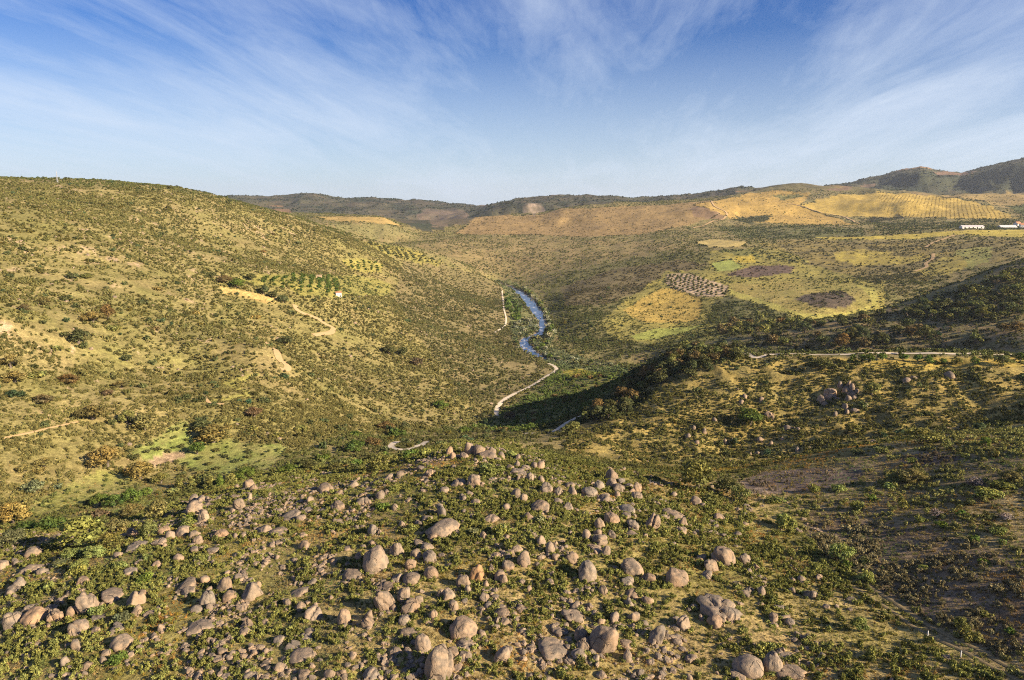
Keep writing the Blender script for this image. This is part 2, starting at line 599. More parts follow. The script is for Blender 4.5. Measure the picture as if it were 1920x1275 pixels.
def zone(name, txt, a, b=None, scale='mid', k=0.9, den=None, tint=None, wob=1.0, amp=1.0):
    poly = poly_pts(txt)
    if name in ('field', 'orchard_ground'):
        wob = min(wob, 0.15)
    m = inside(VA + wob_a * wob, VL + wob_l * wob, poly)
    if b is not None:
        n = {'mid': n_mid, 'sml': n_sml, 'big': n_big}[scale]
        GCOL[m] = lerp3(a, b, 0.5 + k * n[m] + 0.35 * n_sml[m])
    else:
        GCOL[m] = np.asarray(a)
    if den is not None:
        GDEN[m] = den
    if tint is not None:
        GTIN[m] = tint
    if name in ('field', 'orchard_ground', 'vineyard', 'meadow'):
        EDGES.append(poly)
    if name:
        if name not in ZONES:
            ZONES.append(name)
        GZONE[m] = ZONES.index(name)
    return m


# --- large grounds
zone('hillside', '-60 330 110 345 320 358 430 378 520 404 600 428 700 458 760 468 900 514 948 535 944 600 985 652 1035 690 1000 720 930 782 860 800 '
     '760 815 640 810 560 850 440 880 300 905 200 915 100 950 -60 975', (0.180, 0.164, 0.054), (0.238, 0.190, 0.080), 'mid', 1.0, 1.0, (0.112, 0.101, 0.036))
m = zone(None, '-60 330 110 345 320 358 430 378 520 404 600 440 560 520 480 600 400 640 300 690 200 760 100 800 -60 820',
         (0.180, 0.164, 0.055), (0.245, 0.195, 0.086), 'mid', 1.0, 0.85, (0.112, 0.103, 0.036))
rocky = m & (0.3 * n_big + 1.2 * n_sml + 0.5 * n_mid > 0.46)
GCOL[rocky] = (0.34, 0.255, 0.150)
m = zone(None, '760 470 900 516 945 536 940 600 985 652 1030 690 940 770 860 740 790 640 740 560', (0.150, 0.130, 0.055), (0.205, 0.160, 0.075), 'mid', 0.9, 1.0, (0.092, 0.088, 0.034))
zone('boulder_hill', '-60 1010 60 985 200 985 330 940 440 895 640 872 760 858 860 826 960 826 1060 860 1180 884 1300 905 1420 900 1500 960 1560 1010 1620 1100 '
     '1760 1200 1920 1290 1980 1420 960 1420 -60 1420', (0.205, 0.178, 0.055), (0.350, 0.255, 0.115), 'mid', 1.1, 0.85, (0.120, 0.122, 0.035))
zone(None, '640 845 760 822 860 806 960 802 1060 812 1100 830 1200 850 1300 885 1180 882 1060 858 960 824 860 824 760 856 660 868', (0.185, 0.150, 0.058), (0.235, 0.185, 0.080), 'sml', 1.2, 0.75, (0.080, 0.080, 0.030))
zone('heath', '1420 905 1500 885 1620 850 1760 815 1980 800 1980 1330 1900 1290 1760 1205 1640 1110 1560 1010 1500 960', (0.200, 0.150, 0.080), (0.270, 0.210, 0.090),
     'mid', 1.0, 0.9, (0.165, 0.160, 0.055))
zone(None, '1500 985 1600 970 1760 990 1920 1060 1980 1200 1880 1240 1740 1170 1620 1080 1540 1030', (0.150, 0.110, 0.072), (0.200, 0.150, 0.085), 'mid', 1.0, 1.0, (0.155, 0.132, 0.070))
zone(None, '1372 908 1430 882 1520 872 1612 872 1618 895 1560 912 1480 924 1400 926', (0.125, 0.094, 0.076), (0.175, 0.133, 0.098), 'sml', 1.0, 0.15, (0.10, 0.08, 0.05))
zone(None, '1680 860 1740 845 1800 850 1800 868 1720 875', (0.125, 0.095, 0.075), (0.16, 0.12, 0.08), 'sml', 1.0, 0.3, (0.10, 0.08, 0.05))
zone('ridge', '1060 860 1060 805 1160 742 1200 700 1280 660 1400 668 1980 672 1980 800 1800 800 1700 815 1600 846 1480 876 1380 890 1260 884', (0.290, 0.215, 0.066),
     (0.215, 0.175, 0.060), 'sml', 1.4, 0.62, (0.095, 0.092, 0.030))
zone(None, '1560 672 1980 672 1980 690 1740 692 1600 684', (0.36, 0.255, 0.055), (0.27, 0.21, 0.055), 'sml', 1.0, 0.18)
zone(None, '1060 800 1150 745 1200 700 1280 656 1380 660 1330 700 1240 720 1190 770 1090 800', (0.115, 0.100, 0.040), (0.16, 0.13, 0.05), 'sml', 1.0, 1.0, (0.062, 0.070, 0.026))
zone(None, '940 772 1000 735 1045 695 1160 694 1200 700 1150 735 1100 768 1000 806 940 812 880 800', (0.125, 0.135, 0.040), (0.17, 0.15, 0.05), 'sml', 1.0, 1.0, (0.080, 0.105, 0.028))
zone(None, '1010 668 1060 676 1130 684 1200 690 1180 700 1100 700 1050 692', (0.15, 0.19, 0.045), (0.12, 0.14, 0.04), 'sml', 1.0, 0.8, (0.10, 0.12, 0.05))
zone('riverside_scrub', '925 520 960 528 1000 545 1030 585 1045 620 1030 650 1090 672 1180 686 1100 694 1030 682 985 660 962 640 955 600 952 560', (0.13, 0.14, 0.05), (0.18, 0.17, 0.07),
     'sml', 1.0, 1.0, (0.105, 0.120, 0.060))
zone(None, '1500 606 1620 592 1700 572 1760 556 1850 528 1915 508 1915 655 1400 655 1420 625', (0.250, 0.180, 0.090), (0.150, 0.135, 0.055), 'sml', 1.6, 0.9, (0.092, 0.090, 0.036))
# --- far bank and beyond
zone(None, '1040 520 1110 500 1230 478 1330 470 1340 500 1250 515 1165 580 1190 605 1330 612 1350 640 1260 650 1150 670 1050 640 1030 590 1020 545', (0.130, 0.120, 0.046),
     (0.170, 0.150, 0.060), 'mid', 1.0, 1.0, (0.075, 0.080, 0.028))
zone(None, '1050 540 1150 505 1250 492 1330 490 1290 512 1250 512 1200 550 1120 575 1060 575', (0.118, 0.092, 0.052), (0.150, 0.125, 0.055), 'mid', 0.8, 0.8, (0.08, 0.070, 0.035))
zone(None, '780 458 850 445 1000 446 1100 450 1230 455 1300 465 1100 495 1030 515 960 515 880 500', (0.185, 0.155, 0.062), (0.245, 0.180, 0.085), 'mid', 1.0, 0.55, (0.09, 0.092, 0.034))
zone(None, '1330 468 1450 470 1560 500 1660 530 1660 590 1560 600 1450 600 1345 640 1160 640 1120 610 1165 570 1250 510 1330 500', (0.290, 0.245, 0.062), (0.190, 0.170, 0.052), 'mid', 1.5, 0.28, (0.080, 0.085, 0.030), 1.2)
zone(None, '1420 455 1920 450 1920 478 1760 520 1660 530 1560 500 1450 470', (0.260, 0.205, 0.062), (0.150, 0.130, 0.052), 'mid', 1.6, 0.45, (0.08, 0.08, 0.034), 1.2)
zone('field', '852 438 905 405 960 404 1010 403 1050 391 1110 390 1180 386 1250 384 1330 376 1365 400 1300 420 1200 440 1100 445 1000 440 890 440', (0.270, 0.185, 0.080), (0.220, 0.155, 0.070),
     'mid', 1.0, 0.12, (0.11, 0.09, 0.04), 0.7)
zone(None, '1290 392 1338 379 1362 400 1355 411 1300 407', (0.185, 0.125, 0.075), (0.21, 0.14, 0.08), 'sml', 0.6, 0.0, None, 0.5)
zone('field', '1300 384 1345 376 1400 362 1450 357 1520 362 1500 385 1545 402 1610 422 1490 420 1400 416 1362 405', (0.370, 0.250, 0.070), (0.310, 0.210, 0.065), 'big', 1.0, 0.06, None, 0.7)
zone(None, '1440 366 1490 363 1510 368 1470 376', (0.15, 0.14, 0.05), None, den=0.5, wob=0.6)
zone('vineyard', '1500 386 1560 367 1640 361 1720 364 1800 372 1860 387 1912 410 1800 410 1700 407 1600 407 1545 401', (0.390, 0.280, 0.068), (0.330, 0.240, 0.066), 'big', 1.0, 0.0, None, 0.6)
zone('field', '1760 366 1920 360 1920 388 1880 388 1850 378', (0.235, 0.180, 0.075), (0.28, 0.20, 0.08), 'big', 1.0, 0.1, None, 0.7)
zone(None, '1880 385 1960 380 1960 405 1915 405', (0.075, 0.085, 0.032), None, den=0.4)
zone(None, '1370 406 1448 404 1440 413 1410 418 1385 416', (0.075, 0.075, 0.035), None, den=0.9, tint=(0.06, 0.065, 0.025))
zone(None, '1605 414 1690 404 1696 409 1640 417', (0.08, 0.07, 0.04), None, den=0.9, tint=(0.06, 0.065, 0.025))
zone(None, '1345 425 1500 425 1620 428 1620 444 1500 448 1390 446', (0.110, 0.120, 0.045), (0.15, 0.13, 0.055), 'mid', 1.0, 0.9, (0.065, 0.075, 0.028))
zone(None, '1640 418 1800 415 1920 412 1920 430 1800 432 1650 440', (0.130, 0.125, 0.05), (0.20, 0.15, 0.06), 'mid', 1.0, 0.9, (0.065, 0.075, 0.028))
zone('field', '1520 445 1600 444 1700 439 1800 432 1940 430 1940 447 1800 440 1700 449 1560 449', (0.370, 0.300, 0.060), (0.31, 0.25, 0.058), 'mid', 1.0, 0.05, None, 0.5)
zone(None, '1450 452 1700 452 1900 450 1920 480 1750 520 1640 530 1500 490', (0.140, 0.118, 0.055), (0.230, 0.180, 0.058), 'mid', 1.5, 0.6, (0.075, 0.072, 0.032))
zone(None, '1790 470 1830 462 1860 464 1855 490 1820 505 1790 500', (0.21, 0.22, 0.06), (0.25, 0.22, 0.07), 'sml', 1.0, 0.3, None)
zone(None, '1560 474 1620 468 1700 482 1770 476 1700 494 1600 496 1570 488', (0.34, 0.275, 0.058), (0.25, 0.20, 0.06), 'sml', 1.2, 0.2, None)
zone(None, '1720 506 1760 486 1800 478 1815 500 1780 516 1730 520', (0.32, 0.26, 0.06), (0.24, 0.20, 0.06), 'sml', 1.2, 0.25, None)
zone(None, '1325 603 1345 598 1352 618 1300 640 1240 646 1190 640 1230 634 1280 624', (0.27, 0.235, 0.06), (0.20, 0.185, 0.055), 'sml', 1.2, 0.4, None)
zone('field', '1303 453 1330 449 1405 453 1392 464 1330 464', (0.385, 0.300, 0.110), None, den=0.0, wob=0.3)
zone(None, '1345 470 1400 466 1450 470 1480 482 1440 486 1380 480', (0.19, 0.18, 0.05), (0.12, 0.12, 0.045), 'sml', 1.3, 1.0, (0.07, 0.08, 0.028))
zone('field', '1333 494 1368 486 1396 500 1372 507 1346 509', (0.240, 0.270, 0.070), None, den=0.0, wob=0.2)
zone(None, '1376 482 1410 480 1420 489 1384 491', (0.36, 0.28, 0.05), None, den=0.2)
zone(None, '1362 516 1412 497 1492 500 1482 512 1452 516 1400 521', (0.105, 0.075, 0.060), (0.13, 0.09, 0.065), 'sml', 1.0, 0.35, (0.08, 0.06, 0.04), 0.6)
zone('field', '1366 534 1420 524 1500 522 1560 530 1600 530 1640 540 1642 574 1600 588 1560 594 1500 594 1440 574 1370 553', (0.250, 0.220, 0.062), (0.300, 0.235, 0.075), 'mid', 1.0, 0.12, (0.09, 0.10, 0.03), 0.6)
zone(None, '1366 540 1440 566 1500 588 1560 590 1600 583 1638 570 1620 545 1600 532 1642 540 1646 574 1600 589 1560 595 1500 595 1440 576 1370 552', (0.350, 0.315, 0.080), None, den=0.03, wob=0.2)
zone(None, '1488 561 1530 549 1580 546 1606 564 1592 575 1556 581 1520 573', (0.098, 0.076, 0.058), (0.13, 0.10, 0.065), 'sml', 1.0, 0.5, (0.07, 0.065, 0.035), 0.5)
zone('field', '1167 581 1200 561 1240 541 1262 538 1316 560 1312 600 1270 606 1210 604 1188 596', (0.390, 0.275, 0.068), (0.335, 0.245, 0.064), 'sml', 0.8, 0.10, (0.12, 0.11, 0.035), 0.4)
zone('field', '1182 630 1230 616 1280 613 1325 608 1276 626 1230 636 1194 637', (0.270, 0.285, 0.065), None, den=0.05, wob=0.3)
zone('orchard_ground', '1250 514 1290 512 1330 526 1366 537 1358 556 1310 556 1262 541 1248 530', (0.420, 0.315, 0.200), (0.37, 0.275, 0.17), 'sml', 0.8, 0.0, None, 0.3)
zone(None, '1340 562 1372 554 1440 577 1490 594 1410 602 1325 606', (0.105, 0.105, 0.042), (0.14, 0.13, 0.05), 'sml', 1.0, 1.2, (0.075, 0.082, 0.030), 0.6)
zone(None, '1400 462 1470 470 1520 490 1480 496 1420 478', (0.12, 0.115, 0.045), (0.26, 0.22, 0.055), 'sml', 2.0, 1.0, (0.075, 0.082, 0.030), 0.6)
# --- left bank fields and terraces
zone('field', '412 537 440 541 470 546 500 553 524 563 515 568 480 563 440 553 416 549', (0.400, 0.285, 0.105), None, den=0.0, wob=0.4)
zone('olive_grove', '440 520 520 514 600 516 640 515 700 520 735 535 730 552 640 556 560 552 540 540 470 535', (0.245, 0.215, 0.058), (0.180, 0.170, 0.050), 'sml', 1.5, 0.25, (0.085, 0.095, 0.03), 0.6)
zone('olive_grove', '640 488 680 486 720 495 715 510 660 506', (0.245, 0.215, 0.058), None, den=0.3, wob=0.5)
zone(None, '680 452 740 460 830 490 800 496 720 478', (0.27, 0.225, 0.06), (0.18, 0.17, 0.05), 'sml', 1.3, 0.8)
zone('field', '415 715 450 706 490 700 470 710 440 722 475 738 470 745 430 752 390 757 400 748 460 738 425 724', (0.245, 0.225, 0.060), None, den=0.15, wob=0.4)
m = zone('meadow', '292 832 318 806 345 792 358 800 350 822 372 832 440 826 462 836 500 838 545 838 520 862 500 886 460 872 430 888 380 884 330 872 296 868 250 862 246 852',
         (0.190, 0.225, 0.056), (0.250, 0.225, 0.080), 'sml', 0.9, 0.05, (0.08, 0.09, 0.03), 0.5)
zone(None, '274 872 300 858 330 850 356 854 330 868 300 876', (0.270, 0.195, 0.120), None, den=0.0, wob=0.4)
zone('meadow', '40 958 90 930 140 905 190 886 240 890 256 905 220 922 170 940 120 955 70 966', (0.215, 0.215, 0.058), (0.265, 0.220, 0.085), 'sml', 0.9, 0.08, (0.08, 0.09, 0.03), 0.5)
zone(None, '720 885 760 868 800 862 830 868 800 880 760 892', (0.20, 0.125, 0.075), (0.25, 0.17, 0.09), 'sml', 0.8, 0.3)
zone(None, '1055 697 1090 692 1125 700 1120 712 1060 704', (0.40, 0.30, 0.035), (0.20, 0.20, 0.05), 'sml', 2.0, 0.5, (0.12, 0.13, 0.03), 0.6)
zone('field', '577 407 640 405 720 408 756 425 720 424 700 417 640 416', (0.345, 0.245, 0.085), None, den=0.02, wob=0.4)
zone(None, '600 420 640 418 700 420 756 428 785 438 740 452 690 446 640 432', (0.165, 0.155, 0.062), (0.19, 0.16, 0.07), 'big', 0.8, 0.5)
# far hills: bare shoulders and rock
for txt, c in (('566 369 590 366 612 371 590 376', (0.27, 0.145, 0.085)), ('820 400 850 395 862 412 830 416', (0.22, 0.15, 0.11)), ('978 397 1000 380 1015 384 1022 394 1000 404', (0.34, 0.27, 0.20)),
               ('1750 322 1790 321 1834 322 1800 329 1760 328', (0.17, 0.108, 0.07)), ('1540 356 1620 345 1650 342 1630 352 1590 358', (0.16, 0.11, 0.07)),
               ('840 412 870 402 880 408 850 420', (0.26, 0.20, 0.15))):
    zone(None, txt, c, None, den=0.0, wob=0.7)
m = zone(None, '470 366 1380 352 1380 366 1280 374 1180 378 1090 386 1040 388 990 396 920 404 850 425 800 436 770 425 740 412 720 404 640 400 570 400', (0.038, 0.047, 0.030), (0.090, 0.075, 0.050), 'big', 1.1, 0.0)
zone(None, '800 392 870 395 880 405 840 425 810 425 780 405', (0.16, 0.115, 0.085), (0.08, 0.075, 0.05), 'big', 1.0, 0.0)
zone(None, '978 399 998 381 1014 384 1024 394 1002 406', (0.26, 0.20, 0.15), (0.12, 0.10, 0.07), 'mid', 2.5, 0.0, None, 0.7)
zone(None, '1620 352 1700 325 1790 330 1920 305 1980 300 1980 358 1860 360 1740 361 1690 357', (0.030, 0.040, 0.026), (0.055, 0.060, 0.034), 'big', 1.0, 0.0)
ZONES_FAR = VR > 4600
GZONE[ZONES_FAR] = len(ZONES)
ZONES.append('distant_hills')
# nothing grows on the river bed
_rd = river_dist(GX, GY)
GDEN[_rd < 4] = 0.0
GCOL[_rd < 5] = (0.16, 0.13, 0.09)

GRID_C = GCOL.reshape(N_AZ, N_R, 3)[:N_FINE]
GRID_D = GDEN.reshape(N_AZ, N_R)[:N_FINE]
GRID_T = GTIN.reshape(N_AZ, N_R, 3)[:N_FINE]


# ------------------------------------------------------------------ materials
MATS = {}


def new_mat(name):
    m = bpy.data.materials.new(name)
    m.use_nodes = True
    MATS[name] = m
    return m, NT(m.node_tree)


def finish(t, bsdf):
    o = t.add('ShaderNodeOutputMaterial')
    t.put(o.inputs[0], bsdf)


def principled(t, colr, rough=0.9, spec=0.2, bump=None, strength=0.4, dist=0.1):
    b = t.add('ShaderNodeBsdfPrincipled')
    t.put(b.inputs['Base Color'], colr)
    t.put(b.inputs['Roughness'], rough)
    b.inputs['Specular IOR Level'].default_value = spec
    if bump is not None:
        bp = t.add('ShaderNodeBump')
        bp.inputs['Strength'].default_value = strength
        bp.inputs['Distance'].default_value = dist
        t.put(bp.inputs['Height'], bump)
        t.put(b.inputs['Normal'], bp.outputs[0])
    return b.outputs[0]


def ground_material():
    m, t = new_mat('ground_cover')
    at = t.add('ShaderNodeVertexColor', layer_name='Col')
    g = t.add('ShaderNodeNewGeometry')
    pos = g.outputs['Position']
    n1 = t.noise(pos, 1.6, 5.0, 0.65)
    n2 = t.noise(pos, 0.33, 6.0, 0.62)
    n3 = t.noise(pos, 0.06, 5.0, 0.6)
    n4 = t.noise(pos, 0.016, 5.0, 0.6)
    col = at.outputs[0]
    f1 = t.ramp(n1, 0.32, 0.68, 0.50, 1.50)
    f2 = t.ramp(n2, 0.30, 0.70, 0.60, 1.40)
    f3 = t.ramp(n3, 0.30, 0.70, 0.74, 1.26)
    f4 = t.ramp(n4, 0.30, 0.70, 0.84, 1.16)
    f = t.math('MULTIPLY', t.math('MULTIPLY', f1, f2), t.math('MULTIPLY', f3, f4))
    cb = t.add('ShaderNodeCombineXYZ')
    t.put(cb.inputs[0], f); t.put(cb.inputs[1], f); t.put(cb.inputs[2], f)
    col = t.mix(1.0, col, cb.outputs[0], 'MULTIPLY')
    # green flush and dry straw drifting through the grass
    col = t.mix(t.ramp(t.noise(pos, 0.11, 6.0, 0.6), 0.52, 0.68, 0.0, 0.30), col, t.mix(0.5, col, (0.12, 0.135, 0.035, 1)))
    col = t.mix(t.ramp(t.noise(pos, 0.21, 6.0, 0.66), 0.56, 0.72, 0.0, 0.45), col, t.mix(0.6, col, (0.38, 0.27, 0.13, 1)))
    h = t.math('ADD', t.math('MULTIPLY', n1, 0.3), n2)
    finish(t, principled(t, col, 0.95, 0.1, h, 0.9, 0.8))
    return m


ground_material()

# ------------------------------------------------------------------ the ground itself, split where one kind of land meets another
def build_ground():
    i = np.arange(N_AZ)[:, None]; j = np.arange(N_R - 1)[None]
    a = i * N_R + j
    b = ((i + 1) % N_AZ) * N_R + j
    F = np.stack([a, a + 1, b + 1, b], -1).reshape(-1, 4)
    P = np.stack([GX, GY, GZ], 1)
    # smooth normals over the whole sheet so that the joins do not show
    fn = np.cross(P[F[:, 2]] - P[F[:, 0]], P[F[:, 3]] - P[F[:, 1]])
    flip = fn[:, 2].mean() < 0
    if flip:
        F = F[:, ::-1].copy(); fn = -fn
    vn = np.zeros_like(P)
    for k in range(4):
        for c in range(3):
            vn[:, c] += np.bincount(F[:, k], weights=fn[:, c], minlength=NV)
    vn /= np.maximum(np.linalg.norm(vn, axis=1), 1e-9)[:, None]
    fz = GZONE[F[:, 0]]
    labels = {
        'hills': 'rolling green and brown hills across the river valley',
        'hillside': 'big sunlit scrubby hillside rising on the left',
        'boulder_hill': 'grassy foreground hilltop strewn with granite boulders',
        'heath': 'brown heathy slope in the lower right',
        'ridge': 'rocky yellow-green ridge to the right of the valley road',
        'riverside_scrub': 'green scrub along both banks of the river',
        'field': 'ochre, tan and green fields on the hills',
        'vineyard': 'golden planted hill on the right skyline',
        'orchard_ground': 'pale bare soil of the small orchard',
        'olive_grove': 'yellow grass of the olive grove on the left bank',
        'meadow': 'small green meadow at the foot of the left hillside',
        'distant_hills': 'dark wooded hills along the skyline'}
    for z, name in enumerate(ZONES):
        f = F[fz == z]
        if len(f) == 0:
            continue
        used, inv = np.unique(f.ravel(), return_inverse=True)
        me = bpy.data.meshes.new(name)
        me.vertices.add(len(used))
        me.vertices.foreach_set('co', P[used].ravel())
        me.loops.add(f.size)
        me.loops.foreach_set('vertex_index', inv.astype(np.int32))
        me.polygons.add(len(f))
        me.polygons.foreach_set('loop_start', np.arange(len(f), dtype=np.int32) * 4)
        me.polygons.foreach_set('use_smooth', np.ones(len(f), bool))
        me.update(calc_edges=True)
        ca = me.color_attributes.new('Col', 'FLOAT_COLOR', 'POINT')
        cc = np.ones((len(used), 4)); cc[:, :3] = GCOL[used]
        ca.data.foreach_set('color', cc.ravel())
        me.normals_split_custom_set_from_vertices(vn[used])
        me.materials.append(MATS['ground_cover'])
        ob = bpy.data.objects.new(name, me)
        COL.objects.link(ob)
        ob['kind'] = 'structure'
        ob['label'] = labels[name]


build_ground()


def link_mesh(name, me, parent=None):
    ob = bpy.data.objects.new(name, me)
    COL.objects.link(ob)
    if parent is not None:
        ob.parent = parent
    return ob


def mesh_np(name, V, F, mat=None, smooth=True):
    """V (N,3); F (M,3) or (M,4)"""
    V = np.asarray(V, float); F = np.asarray(F, np.int32)
    k = F.shape[1]
    me = bpy.data.meshes.new(name)
    me.vertices.add(len(V)); me.vertices.foreach_set('co', V.ravel())
    me.loops.add(F.size); me.loops.foreach_set('vertex_index', F.ravel())
    me.polygons.add(len(F)); me.polygons.foreach_set('loop_start', np.arange(len(F), dtype=np.int32) * k)
    me.polygons.foreach_set('use_smooth', np.full(len(F), smooth))
    me.update(calc_edges=True)
    if mat:
        me.materials.append(MATS[mat])
    return me


# ------------------------------------------------------------------ river and tracks
def water_material():
    m, t = new_mat('river_water')
    g = t.add('ShaderNodeNewGeometry')
    pos = g.outputs['Position']
    n = t.noise(t.vmul(pos, (0.30, 0.12, 0.3)), 1.0, 5.0, 0.6)
    foam = t.ramp(t.noise(t.vmul(pos, (0.085, 0.045, 0.1)), 1.0, 7.0, 0.72), 0.53, 0.64, 0.0, 0.85)
    col = t.mix(foam, (0.008, 0.026, 0.070, 1), (0.50, 0.55, 0.62, 1))
    rough = t.math('ADD', t.math('MULTIPLY', foam, 0.6), 0.08)
    b = principled(t, col, rough, 0.9, n, 0.25, 0.6)
    finish(t, b)


def track_material(name, a, b):
    m, t = new_mat(name)
    g = t.add('ShaderNodeNewGeometry')
    pos = g.outputs['Position']
    n = t.noise(pos, 0.45, 6.0, 0.65)
    n2 = t.noise(pos, 3.0, 4.0, 0.6)
    col = t.mix(t.ramp(n, 0.35, 0.65), c4(a), c4(b))
    col = t.mix(t.ramp(n2, 0.3, 0.7, 0.0, 0.3), col, c4([x * 0.6 for x in a]))
    finish(t, principled(t, col, 0.95, 0.1, n2, 0.3, 0.1))


water_material()
track_material('pale_gravel', (0.62, 0.53, 0.40), (0.50, 0.42, 0.31))
track_material('orange_earth', (0.46, 0.32, 0.17), (0.38, 0.26, 0.13))
track_material('worn_earth', (0.25, 0.19, 0.10), (0.19, 0.15, 0.075))


def ribbon(name, P, W, mat, z=None, lift=0.35, label=None, cross=5):
    n = len(P)
    d = np.gradient(P, axis=0)
    d /= np.linalg.norm(d, axis=1)[:, None]
    nrm = np.stack([-d[:, 1], d[:, 0]], 1)
    V = []
    for k in range(cross):
        s = (k / (cross - 1) - 0.5)
        q = P + nrm * (W * s)[:, None]
        zz = np.full(n, z) if z is not None else ground(q[:, 0], q[:, 1]) + lift - abs(s) * 0.25
        V.append(np.column_stack([q, zz]))
    V = np.array(V)                       # cross, n, 3
    idx = np.arange(cross * n).reshape(cross, n)
    F = np.stack([idx[:-1, :-1], idx[:-1, 1:], idx[1:, 1:], idx[1:, :-1]], -1).reshape(-1, 4)
    V = V.reshape(-1, 3)
    f0 = F[0]
    if np.cross(V[f0[1]] - V[f0[0]], V[f0[2]] - V[f0[0]])[2] < 0:
        F = F[:, ::-1]
    ob = link_mesh(name, mesh_np(name, V, F, mat))
    ob['kind'] = 'structure'
    if label:
        ob['label'] = label
    return ob


_rw = RIVW * (1.0 + 0.25 * fbm2(RIV[:, 0], RIV[:, 1], 40.0, 51.0, 2)) * 2.0 + 5
ribbon('river', RIV, _rw, 'river_water', z=RIVER_Z, label='blue river with white rapids winding along the valley floor', cross=7)

TRACKS = [
    ('track', 'pale_gravel', 5.2, '1028 682 1038 686 1043 693 1032 702 1006 718 985 730 960 741 940 755 931 768 931 780', 'pale valley road curving round the foot of the left hillside'),
    ('track', 'pale_gravel', 5.0, '775 827 748 829 735 834 737 841 752 843 768 842 786 836 801 828', 'pale hairpin bend of the road behind the boulder hill'),
    ('track', 'pale_gravel', 5.0, '985 813 1030 811 1047 804 1060 795 1082 783 1106 772 1122 766 1136 754 1153 740', 'grey road climbing past the shaded oaks in the saddle'),
    ('track', 'pale_gravel', 4.6, '1375 659 1400 662 1450 665 1520 665 1600 664 1700 663 1800 664 1906 666', 'pale straight track along the top of the right ridge'),
    ('track', 'pale_gravel', 3.6, '941 544 943 560 945 580 949 598 946 612 934 620 928 624', 'pale track beside the left bank of the river'),
    ('track', 'orange_earth', 6.5, '553 572 558 582 575 590 596 598 612 609 625 615 620 624 600 627 588 629', 'orange earth track bending below the white hut'),
    ('track', 'orange_earth', 5.5, '495 641 510 652 521 666 532 679 540 688 536 694 526 692', 'short orange earth track ending on the hillside'),
    ('track', 'orange_earth', 7.0, '1790 441 1758 452 1735 464', 'faint far path over the hill below the farm'),
    ('track', 'orange_earth', 7.5, '1750 476 1748 486 1736 494 1737 501 1715 509', 'pale S-shaped path on the far right hillside'),
    ('track', 'orange_earth', 1.5, '2 823 30 817 60 811 92 803 120 797 148 791', 'thin pale stone path across the lower left hillside'),
    ('track', 'orange_earth', 2.6, '383 742 388 751 398 757 420 758', 'short pale track end beside the small hillside clearing'),
    ('track', 'orange_earth', 9.0, '1334 377 1342 388 1361 398 1360 407 1330 418 1300 428', 'light farm track winding over the brown hill'),
    ('track', 'orange_earth', 8.0, '1475 382 1500 386 1540 399 1590 410 1612 420', 'light farm track between the ochre fields'),
    ('track', 'worn_earth', 1.1, '1600 1101 1660 1138 1705 1170 1752 1196 1814 1225 1900 1271 1950 1297', 'left rut of the worn path down the lower right slope'),
    ('track', 'worn_earth', 1.1, '1622 1095 1682 1133 1727 1165 1774 1191 1836 1219 1922 1264', 'right rut of the worn path down the lower right slope'),
]
TRACK_PTS = []
for name, mat, w, txt, lab in TRACKS:
    q = np.array([float(s) for s in txt.split()]).reshape(-1, 2)
    p = hit_down(q[:, 0], q[:, 1])[:, :2]
    far_d = np.hypot(p[:, 0], p[:, 1]).mean()
    P, _w = resample(p, np.ones(len(p)), max(0.8, far_d * 0.004))
    wv = w * (1.0 + 0.22 * fbm2(P[:, 0], P[:, 1], 18.0, 61.0, 2))
    ribbon(name, P, wv, mat, lift=0.12 + far_d * 0.0005, label=lab)
    TRACK_PTS.append((P, w))


def track_dist(x, y):
    d = np.full(len(x), 1e9)
    for P, w in TRACK_PTS:
        k = np.where((x > P[:, 0].min() - 20) & (x < P[:, 0].max() + 20) & (y > P[:, 1].min() - 20) & (y < P[:, 1].max() + 20))[0]
        if len(k):
            for s in range(0, len(k), 20000):
                kk = k[s:s + 20000]
                dd = np.hypot(x[kk][:, None] - P[None, :, 0], y[kk][:, None] - P[None, :, 1]).min(1) - w * 0.5
                d[kk] = np.minimum(d[kk], dd)
    return d

# ------------------------------------------------------------------ foliage and bark
def leaf_material(name, source, base=(1, 1, 1), lo=0.5, hi=1.45, trans=0.2):
    """source: 'object' = the object's own colour, 'instance' = a tint carried by each scattered plant"""
    m, t = new_mat(name)
    g = t.add('ShaderNodeNewGeometry')
    if source == 'object':
        col = t.add('ShaderNodeObjectInfo').outputs['Color']
    elif source == 'instance':
        a = t.add('ShaderNodeAttribute', attribute_type='INSTANCER', attribute_name='tint')
        col = a.outputs['Color']
    else:
        col = c4(base)
    f = t.ramp(g.outputs['Random Per Island'], 0.0, 1.0, lo, hi)
    lob = t.add('ShaderNodeVertexColor', layer_name='lobe').outputs[0]
    cb = t.add('ShaderNodeCombineXYZ')
    for k in range(3):
        t.put(cb.inputs[k], f)
    col = t.mix(1.0, col, cb.outputs[0], 'MULTIPLY')
    col = t.mix(1.0, col, lob, 'MULTIPLY')
    d = t.add('ShaderNodeBsdfDiffuse'); t.put(d.inputs[0], col)
    tr = t.add('ShaderNodeBsdfTranslucent'); t.put(tr.inputs[0], t.mix(1.0, col, (1.1, 1.25, 0.7, 1), 'MULTIPLY'))
    mx = t.add('ShaderNodeMixShader'); mx.inputs[0].default_value = trans
    t.put(mx.inputs[1], d.outputs[0]); t.put(mx.inputs[2], tr.outputs[0])
    finish(t, mx.outputs[0])


leaf_material('leaves', 'object')
leaf_material('shrub_leaves', 'instance', lo=0.5, hi=1.4, trans=0.10)


